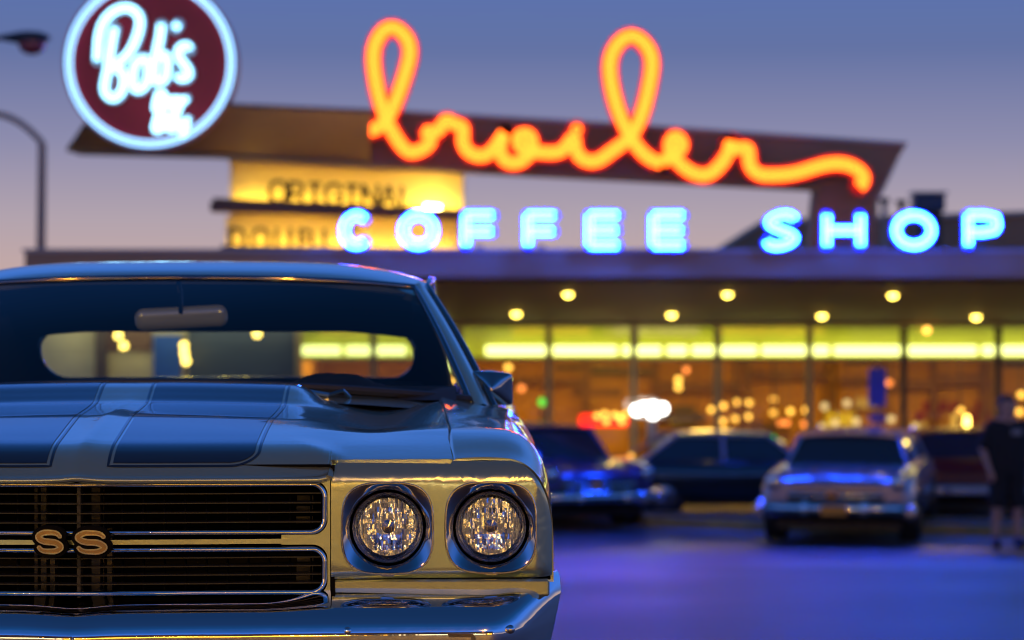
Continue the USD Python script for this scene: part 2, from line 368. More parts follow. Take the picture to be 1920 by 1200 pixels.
# interior shell
YB = 52.0
obj('back_wall', bx(WX(500, YB), WX(2350, YB), YB, YB+.2, LOT, WZ(600, YB)), 'orange_wall', bt)
obj('interior_ceiling', bx(xl, xr, YC+.3, YB, WZ(602, YG)-.02, WZ(602, YG)+.03), 'orange_wall', bt)
obj('interior_floor', bx(xl, xr, YG+.2, YB, LOT-.1, zf), 'wood_brown', bt)
obj('interior_side_wall', bx(WX(540, YG)-.2, WX(540, YG), YG+.4, YB, LOT, WZ(602, YG)-.03), 'orange_wall', bt)
for i in range(7):
    x = WX(640+i*230, 48); obj('added_ceiling_lamp', bx(x-.35, x+.35, 47.0, 49.2, WZ(602, YG)-.06, WZ(602, YG)-.025), 'added_ceiling_glow', bt)  # hidden glowing panels added to light the interior
for a, b, y0, y1, m in [(1040, 1160, 668+18, 668+26, 'dark_frame'), (1075, 1165, 728, 742, 'wood_brown'), (1180, 1330, 800, 822, 'wood_brown'), (1405, 1480, 790, 850, 'wood_brown'), (1585, 1640, 672, 682, 'dark_frame'), (1880, 1990, 676, 688, 'dark_frame'), (1240, 1320, 775, 790, 'dark_frame')]:
    obj('wall_panel', bx(WX(a, YB), WX(b, YB), YB-.08, YB-.002, WZ(y1, YB), WZ(y0, YB)), m, bt)
obj('counter', bx(WX(900, 49.5), WX(2200, 49.5), 49.3, 50.0, zf, WZ(880, 49.5)), 'wood_brown', bt)
for px in (1098, 1228, 1392, 1558, 1652, 1748, 1842):
    obj('pilaster', bx(WX(px-7, YB), WX(px+7, YB), YB-.14, YB-.09, zf, WZ(602, YG)-.04), 'wood_brown', bt)
for a, b, y0, y1, m in [(905, 1090, 708, 722, 'wood_brown'), (1108, 1222, 690, 704, 'dark_frame'), (1236, 1386, 716, 736, 'wood_brown'), (1400, 1552, 694, 712, 'wood_brown'), (1566, 1646, 704, 720, 'wood_brown'), (1660, 1744, 712, 730, 'wood_brown'), (1754, 1838, 700, 722, 'wood_brown'),
                        (1545, 1600, 772, 815, 'cove_yellow'), (1600, 1640, 745, 765, 'cream_wall'), (1705, 1735, 790, 840, 'cream_wall'), (1845, 1875, 800, 850, 'cream_wall'), (1420, 1450, 800, 838, 'dark_frame'), (1260, 1300, 760, 800, 'dark_frame')]:
    obj('wall_panel', bx(WX(a, YB), WX(b, YB), YB-.2, YB-.145, WZ(y1, YB), WZ(y0, YB)), m, bt)
# checkered red wall tiles by the right windows
for i, (px, py) in enumerate([(1738, 762), (1768, 762), (1836, 762), (1753, 780), (1822, 782), (1850, 782), (1725, 782), (1790, 764)]):
    obj('red_tile', bx(WX(px-8, YB), WX(px+8, YB), YB-.05, YB-.003, WZ(py+9, YB), WZ(py-9, YB)), 'maroon_face', bt)
OFF[0] = np.zeros(3)

# sloped roof and rooftop plant behind
t = thing('roof_gable', 'brown sloping roof of a building rising behind the letter S of the blue sign', 'roof', tuple(W(1420, 470, 58)))
OFF[0] = W(1420, 470, 58)
obj('slope', plate(Polygon([(WX(1340, 58), WZ(478, 58)), (WX(1430, 58), WZ(418, 58)), (WX(2100, 58), WZ(396, 58)), (WX(2100, 58), WZ(478, 58))]), 4, 58), 'wing_paint', t)
obj('ridge_trim', sweep([W(1338, 474, 57.9), W(1430, 416, 57.9), W(2100, 393, 57.9)], .05, 6), 'trim_light', t); OFF[0] = np.zeros(3)
t = thing('air_conditioner', 'navy boxy cooling unit on the roof above the letter O', 'cooling unit', tuple(W(1744, 395, 52)))
OFF[0] = W(1744, 395, 52)
obj('housing', bx(WX(1716, 52), WX(1773, 52), 52, 52.6, WZ(396, 52), WZ(364, 52), .03), 'ac_navy', t)
obj('lid', bx(WX(1712, 52), WX(1777, 52), 51.95, 52.65, WZ(363, 52), WZ(359, 52)), 'trim_light', t)
obj('base_frame', bx(WX(1722, 52), WX(1768, 52), 52.1, 52.5, WZ(480, 52), WZ(397, 52)), 'dark_frame', t); OFF[0] = np.zeros(3)
for px, h in ((1640, 372), (1658, 380), (1690, 384)):
    t = thing('roof_vent', {1640: 'tall dark vent pipe beside the tip of the sign wing', 1658: 'pale middle vent pipe of three right of the sign wing', 1690: 'short vent pipe left of the navy cooling unit'}[px], 'vent', tuple(W(px, 440, 45)))
    OFF[0] = W(px, 440, 45)
    obj('pipe', sweep([W(px, 476, 45), W(px, h, 45)], .045, 10), 'pole_metal' if px != 1658 else 'trim_light', t); obj('cowl', sweep([W(px, h, 45), W(px, h-9, 45)], .085, 10), 'lamp_hood', t); OFF[0] = np.zeros(3)

# ------------------------------------------------------------------ sign wing with the script
YW = 42.6
t = thing('sign_wing', 'brown tapering roof wing that carries the orange script sign', 'sign wing', tuple(W(900, 300, YW)))
OFF[0] = W(900, 300, YW)
def pw(pts, Y): return Polygon([(WX(x, Y), WZ(y, Y)) for x, y in pts])
obj('wing_panel', plate(pw([(128, 272), (160, 235), (430, 199), (700, 211), (1080, 232), (1697, 272), (1640, 376), (1640, 480), (1520, 480), (1535, 352), (870, 317), (430, 291), (128, 283)], YW), 1.1, YW), 'wing_paint', t)
cb = [(126, 282), (430, 291), (560, 299), (694, 307)]; ct = [(158, 235), (430, 199), (560, 205), (694, 211)]
obj('canopy_underside', thicken(grid([[W(x, y, YW-.03) for x, y in cb], [W((a_[0]+b_[0])/2, (a_[1]+b_[1])/2, YW-.5) for a_, b_ in zip(cb, ct)], [W(x, y, YW-1.0) for x, y in ct]]), -.04), 'canopy_wood', t)
obj('top_trim', sweep([W(430, 197, YW-.02), W(700, 208, YW-.02), W(1080, 229, YW-.02), W(1700, 270, YW-.02), W(1643, 376, YW-.02)], .035, 6), 'trim_light', t)
obj('bottom_trim', sweep([W(126, 280, YW-.02), W(430, 294, YW-.02), W(870, 321, YW-.02), W(1535, 355, YW-.02)], .045, 6), 'tan_frame', t)
OFF[0] = np.zeros(3)

def script_sign(t, strokes, Y, half, tube_r, offs, tray, tubes, depth=.10, n=7, partname='letter_stroke', tubename='neon_tube'):
    for s in strokes:
        p = smoothpath(s, n); xz = np.array([(WX(a, Y), WZ(b, Y)) for a, b in p])
        ls = LineString(xz)
        L = obj(partname, plate(ls.buffer(half, 6).simplify(.004), depth, Y), tray, t)
        for o in offs:
            q = np.array(ls.coords) if o == 0 else None
            if q is None:
                c = np.array([ls.interpolate(d).coords[0] for d in np.linspace(0, ls.length, max(8, int(ls.length/.03)))])
                t_ = np.gradient(c, axis=0); t_ /= np.linalg.norm(t_, axis=1, keepdims=True) + 1e-9
                q = c + np.stack([-t_[:, 1], t_[:, 0]], 1)*o
            obj(tubename, sweep(np.stack([q[:, 0], np.full(len(q), Y-.05), q[:, 1]], 1), tube_r, 8, up=(0, 1, 0)), tubes, L, smooth=40)

YS = YW-.35
t = thing('broiler_sign', 'glowing orange neon script reading broiler on the brown wing', 'neon sign', tuple(W(1150, 300, YS)))
OFF[0] = W(1150, 300, YS)
B = [[(690, 245), (714, 236), (742, 190), (764, 125), (764, 75), (732, 52), (706, 78), (701, 125), (712, 185), (728, 232), (745, 262), (768, 285), (792, 280), (806, 258), (800, 247), (812, 248), (826, 240), (838, 226), (850, 232), (866, 238), (868, 262), (880, 286), (908, 292), (930, 274), (946, 250)],
     [(946, 250), (938, 274), (944, 298), (964, 306), (986, 296), (998, 272), (988, 252), (973, 256), (975, 274), (998, 284), (1034, 287), (1060, 277), (1076, 258), (1078, 272), (1092, 298), (1114, 303), (1144, 286), (1176, 262), (1203, 215), (1219, 150), (1217, 95), (1183, 68), (1149, 98), (1145, 150), (1160, 210), (1184, 260), (1206, 288), (1240, 306)],
     [(1240, 306), (1264, 290), (1278, 268), (1266, 257), (1256, 270), (1268, 300), (1294, 322), (1325, 328), (1348, 312), (1366, 284), (1372, 264)],
     [(1366, 268), (1380, 279), (1401, 279), (1404, 300), (1418, 324), (1450, 329), (1490, 325), (1535, 312), (1572, 307), (1600, 314), (1618, 331), (1610, 350)]]
script_sign(t, B, YS, .140, .02, (-.069, -.023, .023, .069), 'red_tray', 'neon_orange')
script_sign(t, [[(1081+7*math.cos(a), 243-7*math.sin(a)) for a in np.linspace(-1.5, 4.6, 12)]], YS-.004, .10, .02, (0,), 'red_tray', 'neon_orange')
for px, py in [(730, 205), (800, 280), (905, 285), (1090, 295), (1190, 255), (1320, 320), (1450, 322), (1590, 315)]:
    obj('standoff', sweep([W(px, py, YS+.08), W(px, py, YW+.02)], .02, 6), 'dark_frame', t)
OFF[0] = np.zeros(3)

# round sign with white-blue script and ring
YR = 41.6
c0 = W(282, 118, YR); R0 = 152*YR/F
t = thing('round_sign', 'round maroon sign ringed with pale blue neon and lettered Bob\'s', 'neon sign', tuple(c0))
OFF[0] = c0
obj('disc', plate(Point(c0[0], c0[2]).buffer(R0+.05, 32), .35, YR), 'deep_red_face', t)
obj('rim', revolve([(R0+.05, 0), (R0+.09, -.10), (R0+.09, .36), (R0+.05, .36)], 64, 'y', (c0[0], YR, c0[2])), 'maroon_face', t, smooth=40)
for rr in (R0-.03, R0+.03):
    a = np.linspace(0, 2*np.pi, 96, endpoint=False)
    obj('ring_tube', sweep(np.stack([c0[0]+rr*np.cos(a), np.full(96, YR-.05), c0[2]+rr*np.sin(a)], 1), .020, 8, closed=True, up=(0, 1, 0)), 'ring_white', t, smooth=40)
def rz1(pts): return [(100 + x/4.139, y/4.139) for x, y in pts]
script = [rz1([(342, 470), (350, 350), (385, 190), (480, 85), (590, 65), (665, 125), (660, 260), (590, 410), (505, 490), (470, 520), (525, 550), (550, 620), (530, 715), (465, 765), (412, 730), (412, 600), (440, 430), (478, 220)]),
          rz1([(700, 450), (640, 500), (620, 600), (650, 700), (700, 680), (740, 580), (730, 480), (700, 450)]),
          rz1([(840, 190), (805, 400), (785, 560), (810, 640), (850, 630), (885, 540), (870, 430), (820, 450)]),
          rz1([(970, 185), (945, 225)]),
          rz1([(1060, 385), (1030, 355), (975, 390), (985, 460), (1040, 530), (1050, 590), (1000, 610), (965, 585)])]
script_sign(t, script, YR-.10, .075, .020, (-.03, .03), 'white_tray', 'neon_white', depth=.09)
small = [[(818, 720), (790, 840)], [(818, 725), (860, 735), (850, 775), (805, 785), (850, 800), (840, 840), (788, 838)], [(895, 760), (880, 840)], [(960, 770), (925, 790), (930, 830), (965, 815), (985, 765), (960, 880), (915, 885)],
         [(815, 890), (785, 1000)], [(815, 890), (860, 895), (850, 940), (802, 945), (850, 955), (838, 1000), (786, 1000)], [(920, 920), (890, 960), (905, 1005), (945, 990), (950, 940), (920, 920)], [(985, 930), (990, 985), (1030, 975)], [(1055, 925), (1030, 990), (1010, 1040), (985, 1030)], [(1040, 760), (1000, 800)]]
script_sign(t, [rz1(s) for s in small], YR-.10, .05, .042, (0,), 'white_tray', 'neon_white', depth=.06, partname='small_letter_stroke')
obj('mount', bx(c0[0]-.25, c0[0]+.25, YR+.36, YW+.3, c0[2]-.9, c0[2]-.2), 'dark_frame', t)
OFF[0] = np.zeros(3)

# yellow sign box with board letters
YX = 43.0
t = thing('lettered_sign_box', 'yellow floodlit sign wall lettered ORIGINAL and DOUBLE under the wing', 'sign', tuple(W(650, 470, YX)))
OFF[0] = W(650, 470, YX)
obj('upper_wall', bx(WX(432, YX), WX(868, YX), YX, YX+.8, WZ(405, YX), WZ(312, YX)), 'sign_wall', t)
obj('top_lip', plate(pw([(432, 296), (868, 322), (868, 334), (432, 311)], YX), 1.0, YX-.12), 'sign_wall', t)
obj('lower_wall', bx(WX(424, YX), WX(860, YX), YX+.02, YX+.8, WZ(474, YX), WZ(406, YX)), 'sign_wall', t)
obj('shelf', plate(pw([(400, 380), (872, 402), (872, 414), (400, 398)], YX), .55, YX-.45), 'board_brown', t)
obj('shelf_lip', plate(pw([(400, 371), (872, 394), (872, 405), (400, 383)], YX-.43), .03, YX-.46), 'board_brown', t)
obj('lower_lip', plate(pw([(415, 460), (872, 466), (872, 478), (415, 478)], YX-.43), .03, YX-.46), 'board_brown', t)
def board_text(word, x0, y0, dx, dy, h):
    x, y = x0, y0
    for ch in word:
        if ch != ' ':
            g = meshkit.text_mesh(ch, h*YX/F, .05, True); v = np.array(g.vertices); w = v[:, 0].max()-v[:, 0].min()
            o = W(x, y, YX-.30)
            obj('letter_'+ch.lower(), trimesh.Trimesh(np.stack([o[0]+v[:, 0]-v[:, 0].min()-w/2, o[1]-v[:, 2], o[2]+v[:, 1]], 1), g.faces[:, ::-1], process=False), 'letter_dark', t)
            obj('letter_foot', bx(o[0]-w*.25, o[0]+w*.25, YX-.34, YX-.30, o[2]-.06, o[2]+.0), 'letter_dark', t)
        x += dx; y += dy
board_text('ORIGINAL', 522, 381, 34.5, 1.7, 42)
board_text('DOUBLE', 446, 467, 43, 1.0, 40)
for a, b, y0, y1 in ((438, 620, 379, 387), (624, 862, 387, 398), (430, 855, 466, 473)):
    obj('trough_tube', sweep([W(a, y0, YX-.19), W(b, y1, YX-.19)], .028, 10), 'trough_tube', t, smooth=40)
obj('flood_lamp', sweep([W(796, 390, YX-.30), W(826, 392, YX-.30)], .06, 10), 'flood_white', t, smooth=40)
obj('flood_lamp', sweep([W(452, 378, YX-.22), W(500, 380, YX-.22)], .035, 10), 'bulb_yellow', t, smooth=40)
OFF[0] = np.zeros(3)

# COFFEE SHOP: open channel letters, two tubes each
YL = 39.7
t = thing('coffee_shop_sign', 'row of glowing blue channel letters reading COFFEE SHOP on the fascia', 'neon sign', tuple(W(1250, 474, YL)))
OFF[0] = W(1250, 474, YL)
def arc(cx, cy, rx, ry, a0, a1, n=14): return [(cx+rx*math.cos(math.radians(a)), cy-ry*math.sin(math.radians(a))) for a in np.linspace(a0, a1, n)]
def letter(ch, x0, x1, y0, y1):
    i = 16; a, b, c, d = x0+i, x1-i, y0+i, y1-i; m = (c+d)/2; cx = (a+b)/2
    if ch == 'C': return [arc(cx+4, m, (b-a)/2+4, (d-c)/2, 50, 310)]
    if ch == 'O': return [arc(cx, m, (b-a)/2, (d-c)/2, 0, 360, 28)]
    if ch == 'F': return [[(a, d), (a, c)], [(a, c), (b, c)], [(a, m+2), (b-2, m+2)]]
    if ch == 'E': return [[(a, d), (a, c)], [(a, c), (b, c)], [(a, m), (b-2, m)], [(a, d), (b, d)]]
    if ch == 'S': return [smoothpath([(b+2, c+8), (cx+4, c-1), (a, c+14), (cx, m), (b+2, d-14), (cx-2, d+1), (a-4, d-8)], 5).tolist()]
    if ch == 'H': return [[(a, c), (a, d)], [(b, c), (b, d)], [(a, m), (b, m)]]
    if ch == 'P': return [[(a, d), (a, c)], [(a, c), (cx+4, c), (b-1, c+5), (b+1, m-8), (b-4, m), (cx, m+4), (a, m+4)]]
for ch, x0, x1 in [('C', 630, 700), ('O', 740, 829), ('F', 858, 940), ('F', 974, 1055), ('E', 1090, 1174), ('E', 1210, 1296), ('S', 1426, 1503), ('H', 1534, 1629), ('O', 1664, 1762), ('P', 1799, 1884)]:
    y0, y1 = 390 - 5*(x0 > 1400)*0, 475
    strokes = letter(ch, x0, x1, y0-2, y1+1)
    ls = [LineString([(WX(x, YL), WZ(y, YL)) for x, y in s]) for s in strokes]
    body = shapely.union_all([l.buffer(.074, 4) for l in ls])
    L = obj('letter_'+ch.lower(), plate(body.simplify(.003), .12, YL), 'blue_tray', t)
    for l in ls:
        for o in (-.033, .033):
            g = l.offset_curve(o, quad_segs=4); g = max(getattr(g, 'geoms', [g]), key=lambda e: e.length)
            q = [g.interpolate(d).coords[0] for d in np.linspace(0.0, g.length, max(4, int(g.length/.04)))]
            obj('neon_tube', sweep([(x, YL-.04, z) for x, z in q], .017, 8, closed=(ch == 'O'), up=(0, 1, 0)), 'neon_cyan', L, smooth=40)
    xm = WX((x0+x1)/2, YL)
    obj('standoff', bx(xm-.05, xm+.05, YL+.02, YL+.10, zt+.051, WZ(460, YL)), 'dark_frame', t)
OFF[0] = np.zeros(3)

# ------------------------------------------------------------------ street lamps on the left
def pole_lamp(name, label, base, top, armpts, headlen, r0, r1, lit=None, lens='lamp_lens_off', headw=.19):
    t = thing(name, label, 'street lamp', tuple(base)); OFF[0] = np.array(base)
    obj('pole', sweep([base, (np.array(base)+top)/2, top], [r0, (r0+r1)/2, r1], 12), 'pole_metal', t, smooth=40)
    obj('arm', sweep(smoothpath(armpts, 6), r1*.75, 8), 'pole_metal', t, smooth=40)
    e = np.array(armpts[-1]); d = e-np.array(armpts[-2]); d[2] = 0; d /= np.linalg.norm(d)
    n = 24; ts = np.linspace(0, 1, 12)
    rad = headw*np.array([.25, .42, .55, .68, .82, .94, 1, 1, .97, .88, .66, .25])
    h = sweep([e + d*headlen*s + [0, 0, .02] for s in ts], rad, 16, flat=.42, up=(0, 0, 1))
    obj('lamp_hood', h, 'lamp_hood', t, smooth=50)
    obj('lens', ball(e + d*headlen*.66 + [0, 0, -.035], .15, 3, (1, 1, 1)).apply_transform(np.eye(4)) if False else trimesh.Trimesh(ball((0, 0, 0), 1, 3).vertices*np.array([headlen*.26, headw*.8, .13]) @ np.array([[d[0], d[1], 0], [-d[1], d[0], 0], [0, 0, 1]]) + (e + d*headlen*.66 + [0, 0, -.05]), ball((0, 0, 0), 1, 3).faces, process=False), lens, t, smooth=True)
    OFF[0] = np.zeros(3); return t
h = W(-60, 78, 33)
pole_lamp('street_lamp', 'dark lamp head with pinkish lens reaching in at the top left corner', (h[0]-2.6, 33, lot_z(33)), np.array([h[0]-2.6, 33, h[2]-.35]),
          [(h[0]-2.6, 33, h[2]-.38), (h[0]-1.6, 33, h[2]+.02), (h[0]+.2, 33, h[2]), tuple(W(-6, 74, 33))], .62, .10, .06)
b = W(72, 470, 50); tp = W(79, 268, 50)
pole_lamp('street_lamp', 'brown lamp pole with curved arm left of the round sign', (b[0], 50, LOT), tp, [tuple(tp), tuple(W(66, 254, 50)), tuple(W(40, 232, 50)), tuple(W(5, 216, 50)), tuple(W(-40, 212, 50)), tuple(W(-90, 214, 50))], .7, .11, .075)

# ------------------------------------------------------------------ hanging lamps and small lights inside
GRP = 'amber lamps hanging inside the restaurant'
lampsrc = None
def pendant(px, py, Y, m, label, grp=None, r=.055):
    c = W(px, py, Y); t = thing('pendant_lamp', label, 'lamp', tuple(c), 0, grp); OFF[0] = c
    obj('globe', ball(c, r, 2), m, t, smooth=True)
    obj('cord', sweep([c+[0, 0, r], [c[0], c[1], WZ(602, YG)-.03]], .008, 5), 'dark_frame', t)
    obj('cap', sweep([c+[0, 0, r*.7], c+[0, 0, r*1.5]], r*.5, 8), 'dark_frame', t); OFF[0] = np.zeros(3)
for px, py, lb in [(1334, 768, 'amber lamp at the far left end of the hanging cluster'), (1356, 761, 'amber lamp second from the left in the hanging cluster'), (1355, 790, 'lowest amber lamp at the left of the cluster'), (1378, 785, 'bright low amber lamp in the middle of the five left ones'),
        (1404, 781, 'amber lamp rightmost of the five left ones in the cluster'), (1380, 754, 'faint upper amber lamp, left of two over the cluster'), (1405, 755, 'faint upper amber lamp, right of two over the cluster'), (1450, 748, 'upper amber lamp directly above a brighter one, right half of the cluster'),
        (1450, 774, 'bright amber lamp directly below a fainter one, right half of the cluster'), (1482, 771, 'amber lamp between two others at the right of the cluster'), (1511, 769, 'amber lamp at the far right end of the cluster by the mullion')]:
    pendant(px, py, 48+random.uniform(-.8, .8), 'pendant_amber', lb, GRP, .05)
for px, py, lb in [(1463, 793, 'dim orange lamp below the right half of the amber cluster, left of a touching pair'), (1475, 793, 'dim orange lamp below the right half of the amber cluster, right of a touching pair'), (1508, 795, 'lone dim orange lamp under the far right end of the amber cluster')]:
    pendant(px, py, 49, 'pendant_orange', lb, 'dim orange lamps inside the restaurant', .05)
for i, (px, py, m, lb) in enumerate([(1286, 694, 'pendant_orange', 'uppermost lamp of the slanting orange trio'), (1272, 712, 'pendant_amber', 'middle lamp of the slanting orange trio'), (1272, 726, 'pendant_amber', 'lowest lamp of the slanting orange trio'),
        (953, 689, 'pendant_amber', 'amber lamp just above the near car mirror'), (978, 728, 'pendant_orange', 'orange lamp right of the near car mirror'),
        (1668, 718, 'pendant_orange', 'orange lamp hanging beside the blue parking sign'), (1872, 738, 'pendant_orange', 'orange lamp hanging left of the standing person'), (1915, 740, 'pendant_amber', 'amber lamp at the right edge above the person'),
        (1801, 770, 'pendant_amber', 'bright amber lamp above the golden loop'), (1912, 772, 'pendant_amber', 'low amber lamp beside the head of the person'), (1738, 619, 'pendant_amber', 'amber lamp high in the cove light over the red tiles')]):
    pendant(px, py, 47.5 if py > 640 else 43.7, m, lb, None, .055)
t = thing('green_signal', 'small green light behind the glass right of the car mirror', 'light', tuple(W(1016, 754, 46))); OFF[0] = W(1016, 754, 46)
obj('lens', ball(W(1016, 754, 46), .055, 2, (1, 1, 1.15)), 'green_lamp_and_glint', t, smooth=True); obj('holder', sweep([W(1016, 765, 46), W(1016, 800, 46)], .03, 8), 'dark_frame', t); OFF[0] = np.zeros(3)
# red neon sign with a row of amber bulbs
t = thing('red_neon_panel', 'glowing red lit panel with amber bulbs in the window', 'lit panel', tuple(W(1125, 790, 45.4))); OFF[0] = W(1125, 790, 45.4)
obj('panel', plate(rrect(WX(1086, 45.4), WX(1178, 45.4), WZ(800, 45.4), WZ(777, 45.4), .06), .06, 45.4), 'red_neon', t)
for px, py in [(1120, 780), (1134, 776), (1137, 790), (1152, 778), (1162, 781), (1166, 790), (1174, 776)]:
    obj('bulb', ball(W(px, py, 45.25), .045, 2), 'pendant_amber', t, smooth=True)
OFF[0] = np.zeros(3)
# cluster of white globes on a post
t = thing('globe_lamp_post', 'pale post topped by a cluster of blazing white globes', 'lamp post', tuple(W(1222, 960, 42.6))); OFF[0] = W(1222, 960, 42.6)
obj('post', sweep([W(1222, 965, 42.6), W(1222, 785, 42.6)], .07, 12), 'trim_light', t, smooth=40)
for px, py in [(1194, 769), (1208, 765), (1224, 776), (1224, 763), (1242, 766)]:
    obj('globe', ball(W(px, py, 42.6), .085, 2), 'globe_white', t, smooth=True)
obj('crossbar', sweep([W(1192, 782, 42.6), W(1244, 782, 42.6)], .025, 8), 'trim_light', t); OFF[0] = np.zeros(3)
# golden loop fixture
YO = 43.4
t = thing('golden_loop_lamp', 'upright golden lamp with a loop bracket hanging before the right windows', 'lamp', tuple(W(1813, 865, YO))); OFF[0] = W(1813, 865, YO)
obj('lamp_tube', sweep([W(1813, 780, YO), W(1813, 815, YO), W(1814, 850, YO)], [.035, .055, .03], 12), 'bulb_yellow', t, smooth=40)
obj('loop', sweep(smoothpath([W(1799, 800, YO), W(1800, 840, YO), W(1814, 864, YO), W(1828, 838, YO), W(1828, 800, YO)], 6), .03, 8), 'tan_frame', t, smooth=40)
obj('stem', sweep([W(1814, 864, YO), W(1814, 965, YO)], .03, 8), 'dark_frame', t); OFF[0] = np.zeros(3)
# wall lamps of the left wing
for px, py, lb in [(222, 629, 'upper yellow wall lamp of the slanting pair seen through the windshield'), (232, 648, 'lower yellow wall lamp of the slanting pair seen through the windshield'),
                   (345, 648, 'dim top yellow lamp of the stack beside the blue door'), (346, 663, 'middle yellow lamp of the stack beside the blue door'), (349, 677, 'lowest yellow lamp of the stack beside the blue door'), (482, 626, 'yellow lamp at the middle of the rear window top')]:
    c = W(px, py, 43.6); t = thing('wall_lamp', lb, 'lamp', tuple(c)); OFF[0] = c
    obj('globe', ball(c, .055, 2), 'bulb_yellow', t, smooth=True); obj('bracket', sweep([c+[0, .05, 0], [c[0], 44.15, c[2]]], .015, 6), 'dark_frame', t); OFF[0] = np.zeros(3)

# blue parking sign
YP = 41.2
t = thing('parking_sign', 'tall blue parking sign on a thin post behind the silver wagon', 'sign', tuple(W(1644, 960, YP))); OFF[0] = W(1644, 960, YP)
obj('post', sweep([W(1644, 975, YP), W(1644, 684, YP)], .025, 8), 'pole_metal', t)
obj('panel', plate(rrect(WX(1628, YP), WX(1660, YP), WZ(762, YP), WZ(691, YP), .02), .015, YP-.045), 'sign_blue', t)
obj('small_panel', plate(rrect(WX(1628, YP), WX(1660, YP), WZ(790, YP), WZ(777, YP), .015), .015, YP-.045), 'sign_blue', t); OFF[0] = np.zeros(3)
